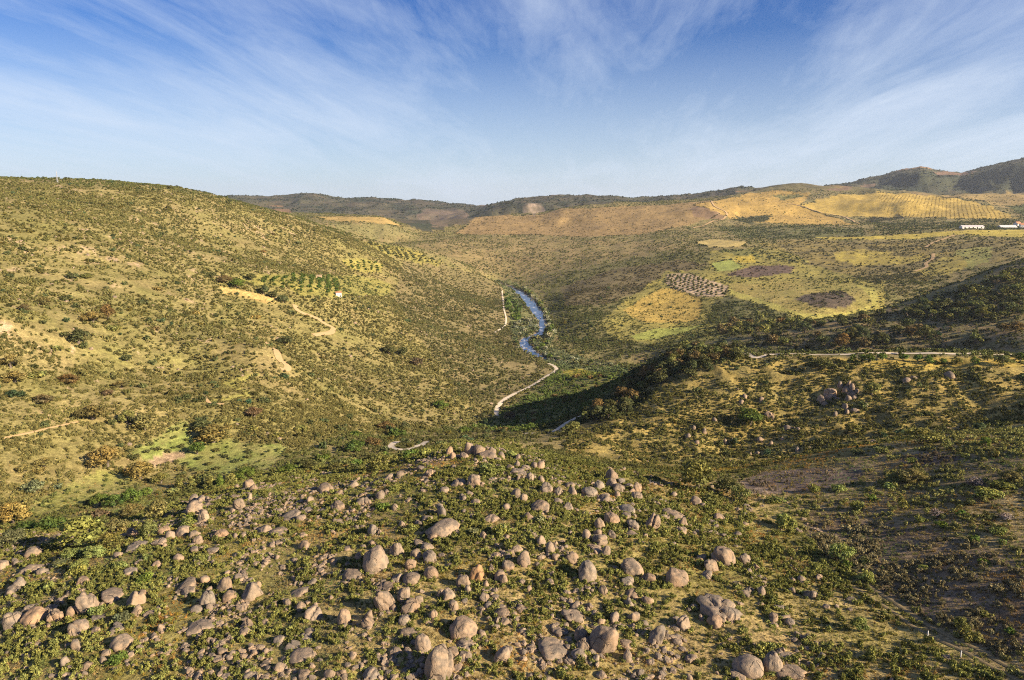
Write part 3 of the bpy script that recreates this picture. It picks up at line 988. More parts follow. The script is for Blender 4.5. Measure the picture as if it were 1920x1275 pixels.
def bark_material():
    m, t = new_mat('bark')
    tc = t.add('ShaderNodeTexCoord')
    n = t.noise(t.vmul(tc.outputs['Object'], (9, 9, 2.5)), 1.0, 6.0, 0.65)
    col = t.mix(t.ramp(n, 0.35, 0.65), (0.085, 0.068, 0.052, 1), (0.17, 0.14, 0.11, 1))
    finish(t, principled(t, col, 0.95, 0.1, n, 0.6, 0.02))


bark_material()


def leaf_cloud(seed, lobes, n_leaf, size, up=0.0, squash=1.0):
    """small leaf-clump faces spread through a set of rounded masses; lobes: (x, y, z, r)"""
    g = np.random.default_rng(seed)
    L = np.array(lobes, float)
    w = L[:, 3] ** 2
    k = g.choice(len(L), n_leaf, p=w / w.sum())
    d = g.normal(size=(n_leaf, 3))
    d[:, 2] += 0.25
    d /= np.linalg.norm(d, axis=1)[:, None]
    rad = L[k, 3] * (1.0 - 0.42 * g.random(n_leaf) ** 1.6) * (0.92 + 0.16 * g.random(n_leaf))
    c = L[k, :3] + d * rad[:, None]
    c[:, 2] *= squash
    nrm = d * 1.05 + g.normal(size=(n_leaf, 3)) * 0.42
    nrm[:, 2] += up
    nrm /= np.linalg.norm(nrm, axis=1)[:, None]
    t = np.cross(nrm, g.normal(size=(n_leaf, 3)))
    t /= np.linalg.norm(t, axis=1)[:, None]
    b = np.cross(nrm, t)
    s = size * (0.6 + 0.8 * g.random(n_leaf))[:, None]
    q = 0.55 + 0.5 * g.random((n_leaf, 4, 1))
    V = np.stack([c + t * s * q[:, 0], c + b * s * q[:, 1], c - t * s * q[:, 2], c - b * s * q[:, 3]], 1)
    keep = V[:, :, 2].min(1) > -0.02
    V = V[keep]
    n = len(V)
    tone = (0.78 + 0.44 * g.random(len(L)))[k][keep]
    warm = (g.random(len(L)) - 0.5)[k][keep] * 0.16
    col = np.stack([tone * (1 + warm), tone, tone * (1 - warm), np.ones(n)], 1)
    return V.reshape(-1, 3), np.arange(n * 4).reshape(n, 4), np.repeat(col, 4, 0)


def cloud_mesh(name, mat, *a, **k):
    V, F, C = leaf_cloud(*a, **k)
    me = mesh_np(name, V, F, mat, smooth=False)
    ca = me.color_attributes.new('lobe', 'FLOAT_COLOR', 'POINT')
    ca.data.foreach_set('color', C.ravel())
    return me


def oak_lobes(seed, n=15, lift=0.30, flat=0.62):
    """crown about 1 wide, its foot lifted clear of the ground"""
    g = np.random.default_rng(seed)
    out = []
    for i in range(n):
        a = i * 2.399 + g.random() * 0.6
        h = (i + 0.5) / n
        rr = 0.40 * math.sqrt(max(0.0, 1 - (h - 0.28) ** 2 * 1.5)) * (0.62 + 0.5 * g.random())
        if h > 0.8:
            rr *= 0.45
        out.append((rr * math.cos(a), rr * math.sin(a), lift + 0.04 + h * flat * 0.78 + 0.08 * g.normal(), 0.12 + 0.12 * g.random()))
    return out


def bush_lobes(seed, n=9, flat=0.5):
    g = np.random.default_rng(seed)
    out = [(0, 0, 0.24, 0.26)]
    for i in range(n):
        a = i * 2.399 + g.random()
        rr = 0.16 + 0.18 * g.random()
        out.append((rr * math.cos(a), rr * math.sin(a), 0.08 + (0.42 - rr) * flat * 1.5 * g.random() + 0.10, 0.15 + 0.10 * g.random()))
    return out


def limb_mesh(name, paths, mat='bark', sides=7):
    """tapered tubes: paths are lists of (x, y, z, radius)"""
    V, F = [], []
    for path in paths:
        P = np.array(path, float)
        base = len(V)
        d = np.gradient(P[:, :3], axis=0)
        for i in range(len(P)):
            n = d[i] / max(np.linalg.norm(d[i]), 1e-6)
            a = np.cross(n, (0.31, 0.95, 0.02)); a /= np.linalg.norm(a)
            b = np.cross(n, a)
            for s in range(sides):
                th = 2 * math.pi * s / sides
                V.append(P[i, :3] + (a * math.cos(th) + b * math.sin(th)) * P[i, 3] * (1 + 0.12 * math.sin(3 * th + i)))
        for i in range(len(P) - 1):
            for s in range(sides):
                s2 = (s + 1) % sides
                F.append((base + i * sides + s, base + i * sides + s2, base + (i + 1) * sides + s2, base + (i + 1) * sides + s))
    return mesh_np(name, V, F, mat)


def oak_trunk(seed, top=0.42, r=0.05):
    g = np.random.default_rng(seed)
    lean = g.normal(size=2) * 0.03
    fork = (lean[0], lean[1], top * 0.62)
    paths = [[(0, 0, -0.05, r * 1.5), (lean[0] * 0.3, lean[1] * 0.3, top * 0.25, r * 1.05), (*fork, r * 0.85)]]
    n = g.integers(4, 6)
    for i in range(n):
        a = i * 6.283 / n + g.random()
        q = 0.20 + 0.12 * g.random()
        paths.append([(fork[0], fork[1], fork[2] - 0.01, r * 0.62), (fork[0] + math.cos(a) * q * 0.45, fork[1] + math.sin(a) * q * 0.45, fork[2] + 0.14, r * 0.42),
                      (fork[0] + math.cos(a) * q, fork[1] + math.sin(a) * q, fork[2] + 0.30, r * 0.16)])
    return limb_mesh('trunk', paths)


OAK_TRUNKS = [oak_trunk(200 + k) for k in range(3)]
OAK_CROWNS = [cloud_mesh('crown', 'leaves', 100 + k, oak_lobes(100 + k, 13 + 2 * k), 1500, 0.042) for k in range(4)]
OAK_SMALL = [cloud_mesh('crown', 'leaves', 130 + k, oak_lobes(130 + k, 11 + k), 420, 0.075) for k in range(3)]
BUSH_MESH = [cloud_mesh('bush', 'leaves', 150 + k, bush_lobes(150 + k, 8 + k), 700, 0.055) for k in range(4)]
BUSH_SMALL = [cloud_mesh('bush', 'leaves', 170 + k, bush_lobes(170 + k, 7), 200, 0.095) for k in range(3)]
SLIM_CROWN = [cloud_mesh('crown', 'leaves', 180 + k, [(0.05 * math.cos(i * 2.4), 0.05 * math.sin(i * 2.4), 0.22 + 0.085 * i, 0.16 - 0.011 * i) for i in range(10)], 600, 0.045) for k in range(2)]

KIND_COL = {
    'dark': (0.105, 0.110, 0.043), 'holm': (0.095, 0.100, 0.042), 'brown': (0.160, 0.115, 0.050), 'ochre': (0.205, 0.165, 0.060), 'gold': (0.225, 0.180, 0.060),
    'olive': (0.181, 0.181, 0.058), 'green': (0.116, 0.160, 0.035), 'deep': (0.080, 0.116, 0.029), 'lime': (0.205, 0.225, 0.066), 'grey': (0.160, 0.171, 0.084), 'bare': (0.246, 0.189, 0.160),
    'pale': (0.290, 0.290, 0.190), 'yellow': (0.500, 0.406, 0.036), 'rust': (0.150, 0.105, 0.058)}
KIND_WORD = {
    'dark': 'dark green', 'holm': 'dark', 'brown': 'brownish', 'ochre': 'ochre-leaved', 'gold': 'golden-brown', 'olive': 'olive green', 'green': 'green', 'deep': 'deep green', 'lime': 'bright yellow-green',
    'grey': 'grey-green', 'bare': 'bare greyish purple', 'pale': 'pale silvery green', 'yellow': 'yellow-flowering', 'rust': 'reddish brown'}
PLANTS = []            # every tree and bush that is a thing of its own: dict(root, u, v, w, kind, form, label, group)


def jitter_col(c, amt=0.16):
    f = 1 + amt * (RNG.random() * 2 - 1)
    g = 1 + amt * 0.6 * (RNG.random() * 2 - 1)
    return (c[0] * f * g, c[1] * f, c[2] * f / g, 1.0)


def plant(form, kind, p, width, height, label=None, group=None, px=None):
    """form: oak | slim | bush.  p = foot on the ground; width, height in metres"""
    small = px is not None and px < 26
    col = jitter_col(KIND_COL[kind])
    rot = RNG.random() * 6.283
    if form == 'bush':
        me = random.choice(BUSH_SMALL if small else BUSH_MESH)
        ob = link_mesh('bush', me)
        ob.location = (p[0], p[1], p[2] - 0.03 * width)
        ob.rotation_euler = (0, 0, rot)
        ob.scale = (width * 1.05, width * (0.9 + 0.3 * RNG.random()), height / 0.62)
        ob.color = col
        ob['category'] = 'bush'
        root = ob
    else:
        root = bpy.data.objects.new('oak_tree' if form == 'oak' else 'slender_tree', None)
        COL.objects.link(root)
        root.empty_display_size = 0.2
        root.location = (p[0], p[1], p[2] - 0.05)
        root.rotation_euler = (0, 0, rot)
        root.scale = (width * 1.02, width * (0.95 + 0.15 * RNG.random()), height / 0.92)
        root['category'] = 'tree'
        tr = link_mesh('trunk', random.choice(OAK_TRUNKS), root)
        if form == 'slim':
            cr = link_mesh('crown', random.choice(SLIM_CROWN), root)
            root.scale = (width * 2.4, width * 2.4, height / 1.05)
            tr.scale = (0.5, 0.5, 0.8)
        else:
            cr = link_mesh('crown', random.choice(OAK_SMALL if small else OAK_CROWNS), root)
        cr.color = col
    if group:
        root['group'] = group
    if label:
        root['label'] = label
    PLANTS.append(dict(root=root, form=form, kind=kind, label=label, p=p, width=width, px=px))
    return root


def plant_px(form, kind, u, v, w, h, label=None, group=None):
    """a plant whose outline in the photograph is centred on (u, v) and w x h pixels large"""
    foot = hit(u, v + h * 0.40)[0]
    if np.isnan(foot[0]):
        foot = hit_down([u], [v + h * 0.4 + 2])[0]
    dep = to_pix(foot)[2][0]
    m = dep / FPX
    width = w * m
    height = max(h * m * 1.02 - 0.25 * width, 0.45 * width)
    o = plant(form, kind, foot, width, height, label, group, w)
    PLANTS[-1]['u'] = u; PLANTS[-1]['v'] = v; PLANTS[-1]['h'] = h
    return o


# ---- trees and bushes one can pick out in the photograph: (zoom x, zoom y, w, h, form, kind[, label])
A1 = (0, 300, 3.0)      # origin and enlargement of the view the positions were read in
A4 = (0, 640, 3.0)
A5 = (640, 640, 3.0)
A6 = (1280, 640, 3.0)
A3 = (1280, 270, 3.0)
A2 = (640, 300, 3.0)
B1 = (0, 875, 3.1875)
B4 = (1440, 875, 3.1875)
PLANT_LIST = [
    (A1, [
        (430, 145, 30, 26, 'bush', 'dark', 'small dark bush on the left skyline right of the thin mast'),
        (958, 153, 34, 28, 'oak', 'dark', 'lone dark round tree breaking the left hillside skyline'),
        (1285, 230, 48, 38, 'bush', 'dark', 'dark bush near the right end of the left skyline'),
        (1535, 412, 26, 22, 'bush', 'brown'), (170, 500, 52, 36, 'bush', 'dark'), (410, 650, 66, 54, 'oak', 'dark'), (485, 645, 80, 42, 'bush', 'olive'),
        (370, 770, 84, 48, 'bush', 'dark'), (240, 795, 80, 58, 'oak', 'ochre'), (135, 830, 78, 52, 'oak', 'brown'), (300, 745, 58, 42, 'bush', 'dark'),
        (520, 885, 120, 75, 'oak', 'ochre', 'widest ochre-leaved oak clump high on the left hillside'), (610, 860, 84, 95, 'oak', 'brown', 'brown oak beside the wide ochre clump high on the left hillside'),
        (440, 985, 145, 115, 'oak', 'dark', 'largest dark evergreen oak on the upper left hillside'),
        (60, 1130, 112, 92, 'oak', 'ochre', 'ochre-leaved oak at the left picture edge halfway up the hillside'),
        (890, 715, 64, 42, 'bush', 'ochre'), (805, 790, 66, 48, 'bush', 'dark'), (875, 940, 56, 42, 'bush', 'brown'), (640, 940, 95, 42, 'bush', 'olive'), (1290, 810, 72, 52, 'bush', 'dark'),
        (1440, 875, 62, 42, 'bush', 'gold'), (1098, 852, 56, 38, 'bush', 'gold'), (715, 1110, 58, 54, 'oak', 'dark'), (240, 905, 48, 38, 'bush', 'dark'), (320, 1050, 66, 52, 'bush', 'olive'),
        (1195, 645, 54, 44, 'oak', 'dark'), (1260, 672, 84, 52, 'oak', 'brown'), (1330, 692, 94, 62, 'oak', 'green', 'green tree above the tan field on the left hillside'), (1412, 655, 64, 48, 'oak', 'dark'),
        (1480, 730, 70, 60, 'oak', 'dark'), (1535, 752, 64, 52, 'oak', 'holm'), (1590, 778, 66, 54, 'oak', 'dark'), (1640, 850, 58, 42, 'bush', 'dark'), (1600, 1015, 95, 56, 'oak', 'holm', 'dark tree clump beside the short earth track end'),
        (85, 1215, 115, 84, 'oak', 'ochre'), (205, 1195, 104, 72, 'bush', 'olive'), (395, 1228, 108, 78, 'oak', 'brown'), (460, 1190, 64, 64, 'bush', 'dark'), (630, 1212, 64, 44, 'bush', 'dark'),
        (520, 560, 46, 34, 'bush', 'dark'), (600, 712, 40, 30, 'bush', 'grey'), (1250, 525, 40, 30, 'bush', 'dark'), (1480, 508, 44, 30, 'bush', 'brown'), (1675, 460, 44, 34, 'bush', 'dark'), (1180, 213, 22, 18, 'bush', 'dark'), (1005, 175, 24, 18, 'bush', 'dark')]),
    (A4, [
        (250, 320, 104, 72, 'oak', 'brown'), (680, 238, 80, 54, 'oak', 'ochre'), (600, 282, 72, 42, 'bush', 'rust'), (520, 400, 165, 94, 'oak', 'ochre', 'broad low ochre oak beside the pale stone path'),
        (715, 420, 95, 92, 'oak', 'olive'), (812, 448, 138, 125, 'oak', 'gold', 'golden-brown oak at the right of a pair in mid hillside'), (1145, 472, 115, 64, 'oak', 'dark'),
        (1200, 520, 205, 112, 'oak', 'gold', 'long golden-brown oak thicket above the green meadow'), (1430, 396, 104, 64, 'oak', 'rust', 'reddish brown oak below the small clearing on the hillside'), (1490, 322, 64, 58, 'bush', 'dark'),
        (1150, 425, 54, 34, 'bush', 'holm'), (1230, 440, 60, 36, 'bush', 'dark'),
        (605, 650, 175, 145, 'oak', 'ochre', 'big rounded ochre oak at the left end of the green meadow'), (135, 710, 78, 58, 'oak', 'gold'), (250, 680, 98, 54, 'oak', 'gold'), (215, 718, 74, 44, 'bush', 'gold'),
        (190, 812, 112, 102, 'oak', 'grey', 'grey-green oak left of the lower meadow'), (320, 808, 66, 46, 'bush', 'grey'), (790, 722, 155, 125, 'oak', 'gold', 'golden oak between the upper and lower meadow'),
        (905, 768, 95, 74, 'oak', 'olive'), (1110, 600, 84, 84, 'oak', 'green', 'single upright green tree standing in the meadow'), (1380, 735, 125, 84, 'oak', 'green'), (1620, 710, 104, 74, 'oak', 'green'), (1745, 690, 94, 64, 'oak', 'dark'),
        (745, 862, 115, 104, 'oak', 'green', 'largest deep green tree beside the lower meadow'), (640, 898, 105, 95, 'oak', 'deep'), (560, 892, 88, 84, 'oak', 'deep'), (830, 842, 64, 64, 'oak', 'green'),
        (75, 962, 180, 155, 'oak', 'gold', 'big golden oak at the left edge below the meadow'), (150, 1022, 115, 84, 'bush', 'deep'), (300, 1000, 160, 115, 'bush', 'deep', 'smooth dark green domed bush below the lower meadow'),
        (60, 1095, 170, 115, 'oak', 'grey', 'wide grey-green tree at the lower left edge'), (475, 1065, 250, 210, 'oak', 'lime', 'largest bright yellow-green tree at the lower left'), (410, 1185, 120, 84, 'oak', 'lime'), (535, 1180, 120, 90, 'oak', 'lime'),
        (662, 1028, 135, 104, 'oak', 'ochre'), (840, 1052, 104, 115, 'oak', 'olive', 'olive green tree just left of the oval boulder'), (560, 960, 115, 74, 'bush', 'rust'), (885, 940, 125, 135, 'oak', 'gold', 'golden oak casting a deep shadow left of the stacked boulders'),
        (740, 950, 125, 84, 'oak', 'ochre'), (625, 1118, 135, 104, 'oak', 'olive'), (1062, 1010, 105, 74, 'bush', 'lime'), (1010, 790, 54, 92, 'slim', 'olive'), (1080, 790, 50, 84, 'slim', 'olive'), (1180, 772, 58, 92, 'slim', 'olive'),
        (1240, 782, 56, 88, 'slim', 'green'), (1130, 780, 48, 80, 'slim', 'olive'), (1300, 770, 60, 70, 'oak', 'olive'), (450, 1250, 104, 74, 'oak', 'lime'), (345, 1232, 104, 64, 'bush', 'grey'), (1700, 480, 66, 60, 'bush', 'olive'),
        (1560, 520, 60, 50, 'bush', 'olive'), (1420, 480, 60, 46, 'bush', 'olive'), (980, 830, 70, 50, 'bush', 'olive'), (1820, 640, 90, 66, 'bush', 'green'), (1880, 700, 100, 70, 'bush', 'dark')]),
    (A5, [
        (212, 668, 138, 115, 'oak', 'olive', 'big olive green oak in front of the road hairpin'), (48, 680, 76, 64, 'oak', 'olive'), (70, 585, 115, 84, 'oak', 'deep'), (180, 562, 104, 64, 'oak', 'brown'), (412, 622, 48, 54, 'oak', 'green'),
        (310, 515, 120, 50, 'bush', 'deep'), (560, 350, 94, 64, 'oak', 'green'), (820, 412, 84, 64, 'oak', 'holm'), (952, 625, 74, 64, 'bush', 'lime', 'yellow-green bush among the crest boulders'),
        (845, 712, 145, 84, 'bush', 'lime', 'wide yellow-green bush below the crest boulders'), (888, 1050, 95, 95, 'bush', 'lime', 'bright yellow-green bush among boulders in the centre'), (750, 1058, 68, 64, 'bush', 'grey'),
        (80, 510, 70, 50, 'bush', 'green'), (250, 470, 90, 60, 'oak', 'brown'), (360, 470, 60, 50, 'oak', 'holm'), (480, 610, 60, 56, 'bush', 'olive'), (560, 580, 80, 60, 'bush', 'olive'), (1300, 470, 90, 70, 'oak', 'olive'),
        (950, 415, 66, 54, 'oak', 'rust'), (1060, 470, 80, 46, 'bush', 'green'), (300, 815, 90, 60, 'bush', 'lime'), (235, 915, 90, 66, 'bush', 'green'), (1110, 990, 70, 60, 'bush', 'grey'), (265, 45, 84, 66, 'oak', 'dark'), (350, 60, 56, 60, 'oak', 'dark'),
        (425, 110, 80, 60, 'oak', 'rust'), (700, 490, 90, 50, 'bush', 'green'), (905, 490, 70, 44, 'bush', 'brown')]),
    (A6, [
        (85, 750, 195, 195, 'oak', 'olive', 'largest olive green oak, standing at the dark gully edge'), (250, 810, 120, 110, 'oak', 'dark', 'dark oak between the large gully oak and the ploughed strip'), (325, 855, 110, 105, 'oak', 'olive'),
        (740, 815, 70, 68, 'bush', 'lime', 'round yellow-green bush on the ploughed strip'), (515, 880, 105, 62, 'bush', 'lime'), (575, 1002, 110, 115, 'bush', 'lime', 'upright yellow-green bush left of the brown heath'),
        (890, 1182, 130, 122, 'oak', 'lime', 'large lit yellow-green tree with a long shadow beside the worn path'), (1290, 750, 145, 94, 'oak', 'ochre', 'ochre oak clump above the heath'), (1190, 770, 84, 64, 'oak', 'olive'),
        (1160, 802, 74, 54, 'bush', 'lime'), (1640, 780, 95, 84, 'bush', 'bare', 'bare greyish purple bush at the right'), (1340, 525, 175, 115, 'oak', 'olive', 'broad olive oak clump in front of the shaded hollow'), (1480, 582, 64, 62, 'oak', 'olive'),
        (1704, 566, 54, 64, 'oak', 'green'), (1380, 398, 60, 50, 'bush', 'dark'), (380, 420, 140, 115, 'oak', 'deep', 'dark green tree on the rocky face of the right ridge'), (960, 482, 94, 64, 'oak', 'olive'), (780, 128, 120, 64, 'oak', 'dark', 'dark tree clump on the ridge below the straight track'),
        (1062, 262, 95, 94, 'oak', 'olive', 'olive oak right of the rocky outcrop'), (1800, 795, 120, 80, 'bush', 'lime'), (1720, 850, 150, 60, 'bush', 'lime'), (1840, 750, 120, 90, 'oak', 'ochre'), (880, 820, 90, 44, 'bush', 'lime'),
        (980, 610, 80, 50, 'bush', 'dark'), (1120, 600, 90, 60, 'bush', 'olive'), (1290, 660, 60, 54, 'bush', 'lime'), (1580, 630, 70, 50, 'bush', 'olive'), (1750, 620, 60, 70, 'bush', 'ochre'), (640, 440, 60, 40, 'bush', 'dark'), (160, 870, 120, 90, 'bush', 'olive'),
        (955, 95, 44, 50, 'oak', 'green'), (1010, 95, 44, 50, 'oak', 'green'), (1055, 90, 54, 58, 'oak', 'green'), (1125, 86, 44, 48, 'oak', 'green'), (1240, 86, 58, 54, 'oak', 'green'), (1320, 90, 60, 52, 'oak', 'green'),
        (1385, 100, 52, 52, 'oak', 'green'), (1465, 110, 40, 44, 'oak', 'green'), (1540, 110, 54, 44, 'oak', 'olive'), (1640, 108, 44, 52, 'oak', 'green'), (1715, 90, 44, 50, 'oak', 'olive'), (1800, 100, 115, 84, 'oak', 'olive'), (1900, 90, 60, 70, 'oak', 'deep')]),
    (B4, [
        (545, 940, 95, 110, 'oak', 'lime', 'small yellow-green tree showing its thin trunk on the slope'), (590, 645, 110, 94, 'bush', 'lime', 'yellow-green bush below the large lit tree'), (480, 575, 70, 54, 'bush', 'green'), (575, 550, 74, 62, 'bush', 'dark'),
        (1150, 940, 95, 115, 'oak', 'olive', 'olive tree behind the white posts by the worn path'), (1220, 1000, 120, 90, 'bush', 'olive'), (910, 305, 60, 56, 'bush', 'lime'), (1030, 340, 70, 66, 'oak', 'green'), (1380, 372, 84, 74, 'bush', 'lime'),
        (1230, 420, 74, 62, 'bush', 'green'), (1400, 442, 54, 44, 'bush', 'green'), (530, 220, 90, 80, 'bush', 'lime'), (800, 215, 70, 90, 'oak', 'olive'), (1010, 265, 90, 70, 'bush', 'bare'), (1420, 285, 90, 60, 'bush', 'bare'), (1160, 270, 80, 60, 'bush', 'green'),
        (1450, 970, 70, 50, 'bush', 'green'), (1300, 870, 80, 56, 'bush', 'olive'), (1290, 560, 70, 50, 'bush', 'green'), (930, 590, 60, 44, 'bush', 'lime'), (620, 180, 80, 46, 'bush', 'green')]),
    (B1, [
        (200, 710, 100, 90, 'bush', 'lime'), (290, 705, 70, 80, 'bush', 'lime'), (580, 850, 110, 90, 'bush', 'lime', 'yellow-green bush behind the cracked double boulder'), (735, 885, 115, 90, 'bush', 'grey'), (870, 650, 110, 80, 'bush', 'green'),
        (1140, 310, 110, 70, 'bush', 'green'), (715, 575, 85, 70, 'bush', 'lime'), (470, 600, 110, 90, 'bush', 'lime'), (360, 730, 80, 60, 'bush', 'grey'), (700, 1130, 120, 80, 'bush', 'green'), (1210, 530, 95, 60, 'bush', 'lime'), (880, 530, 70, 54, 'bush', 'lime')]),
]
for (ox, oy, k), items in PLANT_LIST:
    for it in items:
        plant_px(it[4], it[5], ox + it[0] / k, oy + it[1] / k, it[2] / k, it[3] / k, it[6] if len(it) > 6 else None)

# olive bushes dotted over the meadow: nothing tells them apart
for (x, y) in ((770, 635), (825, 612), (885, 597), (945, 610), (1020, 582), (993, 486), (1045, 680), (1117, 650), (1170, 682), (1220, 707), (1092, 712), (1270, 640), (1215, 605), (1325, 665), (1395, 640),
               (1395, 610), (1030, 738), (780, 582), (845, 570), (730, 607), (710, 790), (515, 838), (290, 920), (270, 885), (1430, 700), (1340, 720)):
    o = plant_px('bush', 'dark', x / 3.0, 640 + y / 3.0, 14.5, 11, 'small round dark olive bush %s the green meadow' % ('on the left part of' if x < 950 else 'on the right part of' if x > 1160 else 'in the middle of'), 'olive bushes dotted over the meadow')
    o.name = 'olive_bush'
PLANTS = [p for p in PLANTS if p['root'].name.split('.')[0] != 'olive_bush']


# ---- belts of like trees: spread over a patch of ground, each tree an object
def px_poly_world(txt):
    q = poly_pts(txt)
    r = np.exp(q[:, 1])
    return np.stack([r * np.sin(q[:, 0]), r * np.cos(q[:, 0])], 1)


def spread(txt, n, gap, seed):
    """points about evenly spread over a patch given by its outline in the photograph, kept only where they show"""
    W = px_poly_world(txt)
    g = np.random.default_rng(seed)
    lo, hi = W.min(0), W.max(0)
    c = lo + (hi - lo) * g.random((n * 40, 2))
    c = c[inside(c[:, 0], c[:, 1], W)]
    c = c[(river_dist(c[:, 0], c[:, 1]) > 1.5) & (track_dist(c[:, 0], c[:, 1]) > 2.0)]
    keep = []
    for p in c:
        if all((p[0] - q[0]) ** 2 + (p[1] - q[1]) ** 2 > gap * gap for q in keep):
            keep.append(p)
            if len(keep) >= n:
                break
    if not keep:
        return np.zeros((0, 3))
    c = np.array(keep)
    c = np.column_stack([c, ground(c[:, 0], c[:, 1])])
    c = c[seen(c, 3.0)]
    u, v, _ = to_pix(c)
    return c[(u > -10) & (u < 1930)]


BELTS = [
    ('1360 600 1440 590 1500 602 1560 610 1640 590 1720 590 1800 600 1920 600 1920 655 1700 655 1500 655 1380 650 1350 630', 85, 11, 'oak', ('holm', 'dark', 'brown', 'dark', 'olive'), (10, 18),
     'dark round oak in the belt behind the straight pale track', 'oaks behind the straight track'),
    ('1690 596 1750 568 1850 532 1915 508 1915 600 1800 606', 95, 11, 'oak', ('holm', 'dark', 'olive', 'dark'), (8, 16),
     'dark oak scattered on the shaded far right slope', 'oaks on the far right slope'),
    ('1090 790 1150 745 1190 705 1240 680 1280 657 1375 662 1390 675 1330 700 1260 715 1200 745 1160 785', 120, 6.5, 'oak', ('holm', 'holm', 'dark', 'brown', 'olive'), (7, 12.5),
     'dark holm oak crowding the shaded left shoulder of the ridge', 'holm oaks on the ridge shoulder'),
    ('960 770 1010 735 1060 705 1150 700 1180 705 1130 750 1080 775 1000 800 960 800', 60, 6.0, 'bush', ('green', 'deep', 'brown', 'dark'), (4, 8),
     'low tree or bush in the dark hollow between the two roads', 'bushes in the hollow'),
    ('944 552 958 556 968 568 976 580 978 596 968 606 956 600 948 580', 30, 7, 'oak', ('deep', 'deep', 'green'), (12, 18),
     'deep green tree of the thicket on the left river bank', 'trees along the left river bank'),
    ('980 541 1000 552 1014 570 1024 590 1030 606 1036 625 1028 640 1022 625 1023 606 1014 585 1004 566 990 552', 34, 7, 'oak', ('green', 'olive', 'deep', 'pale'), (11, 17),
     'tree lining the right river bank', 'trees along the right river bank'),
    ('968 606 985 598 1004 596 1010 606 1012 618 1000 626 984 630 976 628 966 618', 20, 7, 'bush', ('pale', 'pale', 'grey'), (8, 13),
     'pale willow on the island between the two bends of the river', 'pale willows on the river island'),
    ('1000 635 1012 632 1026 640 1044 664 1100 680 1080 686 1020 672 1000 652', 20, 7, 'bush', ('pale', 'pale', 'grey', 'green'), (7, 12),
     'pale willow bush on the gravel beside the lower river', 'pale willows by the lower river'),
    ('1060 690 1120 684 1200 690 1180 702 1120 702', 16, 6, 'oak', ('deep', 'green', 'grey'), (6, 9),
     'green tree in the valley below the ridge shoulder', 'green trees in the valley bottom'),
    ('640 870 700 840 780 850 800 858 740 868 660 882 520 880 560 862', 24, 4.5, 'bush', ('olive', 'green', 'dark', 'lime'), (3.5, 6.5),
     'leafy bush in the hollow behind the boulder hill', 'bushes behind the boulder hill'),
]
BELT_PLANTS = []
THICKET = []
_cand = []
for txt, n, gap, form, kinds, (w0, w1), lab, grp in BELTS:
    for k, p in enumerate(spread(txt, n, gap, 300 + n)):
        w = w0 + (w1 - w0) * RNG.random()
        kind = kinds[int(RNG.integers(len(kinds)))]
        _cand.append((w * FPX / to_pix(p)[2][0], form, kind, p, w, w * (0.62 + 0.25 * RNG.random()), lab, grp))
_room = {'oak': 296 - sum(1 for q in PLANTS if q['form'] == 'oak'), 'bush': 296 - sum(1 for q in PLANTS if q['form'] == 'bush')}
_cand.sort(key=lambda q: -q[0])
for px, form, kind, p, w, h, lab, grp in _cand:
    if _room[form] <= 0:
        THICKET.append((p, w, h, KIND_COL[kind]))
        continue
    _room[form] -= 1
    plant(form, kind, p, w, h, lab, grp, px)
    q = PLANTS.pop()
    if 'river' not in grp:                      # the riverside thickets stay alike
        uu, vv, _ = to_pix(p)
        q.update(u=uu[0], v=vv[0], label=None, group=grp)
        BELT_PLANTS.append(q)

# the orchard and the olive grove: small trees in rows
def rows(txt, d_row, d_tree, ang, jit, kind, w, lab, grp, name, limit):
    W = px_poly_world(txt)
    c0 = W.mean(0)
    ca, sa = math.cos(ang), math.sin(ang)
    pts = []
    for i in range(-60, 61):
        for j in range(-60, 61):
            q = np.array([i * d_row + RNG.normal() * jit, j * d_tree + RNG.normal() * jit])
            pts.append((c0[0] + q[0] * ca - q[1] * sa, c0[1] + q[0] * sa + q[1] * ca))
    c = np.array(pts)
    c = c[inside(c[:, 0], c[:, 1], W)][:limit]
    c = np.column_stack([c, ground(c[:, 0], c[:, 1])])
    for p in c[seen(c, 3.0)]:
        ww = w * (0.8 + 0.4 * RNG.random())
        uu, vv, _ = to_pix(p)
        o = plant('bush', kind, p, ww, ww * 0.8, lab(uu[0], vv[0]) if callable(lab) else lab, grp, 8)
        o.name = name
        o['category'] = 'tree'
        PLANTS.pop()


rows('1252 516 1290 514 1330 528 1363 538 1356 554 1312 554 1264 540 1251 530', 15, 15, 0.5, 1.6, 'dark', 7.0,
     lambda u, v: 'small dark orchard tree %s of the pale bare soil plot' % ('in the left third' if u < 1290 else 'in the middle' if u < 1328 else 'in the right third'), 'orchard trees on the pale plot', 'orchard_tree', 110)
rows('475 523 540 517 640 518 700 524 728 536 700 550 640 553 575 548 500 535', 11, 10, 0.25, 1.6, 'deep', 5.6,
     lambda u, v: 'olive tree in the yellow grove, %s the white hut' % ('far left of' if u < 560 else 'left of' if u < 622 else 'just above' if u < 652 else 'right of'), 'olive trees round the white hut', 'olive_tree', 110)
rows('640 490 680 488 718 496 714 508 660 505', 14, 12, 0.3, 1.5, 'deep', 6.0,
     'olive tree in the yellow grove above the white hut', 'olive trees above the white hut', 'olive_tree', 50)
rows('690 456 740 464 826 490 800 494 724 478', 20, 18, 0.3, 2.0, 'dark', 8.0,
     lambda u, v: 'olive tree on the %s terraces at the end of the left hillside' % ('upper' if v < 470 else 'middle' if v < 482 else 'lower'), 'olive trees on the terraces', 'olive_tree', 60)

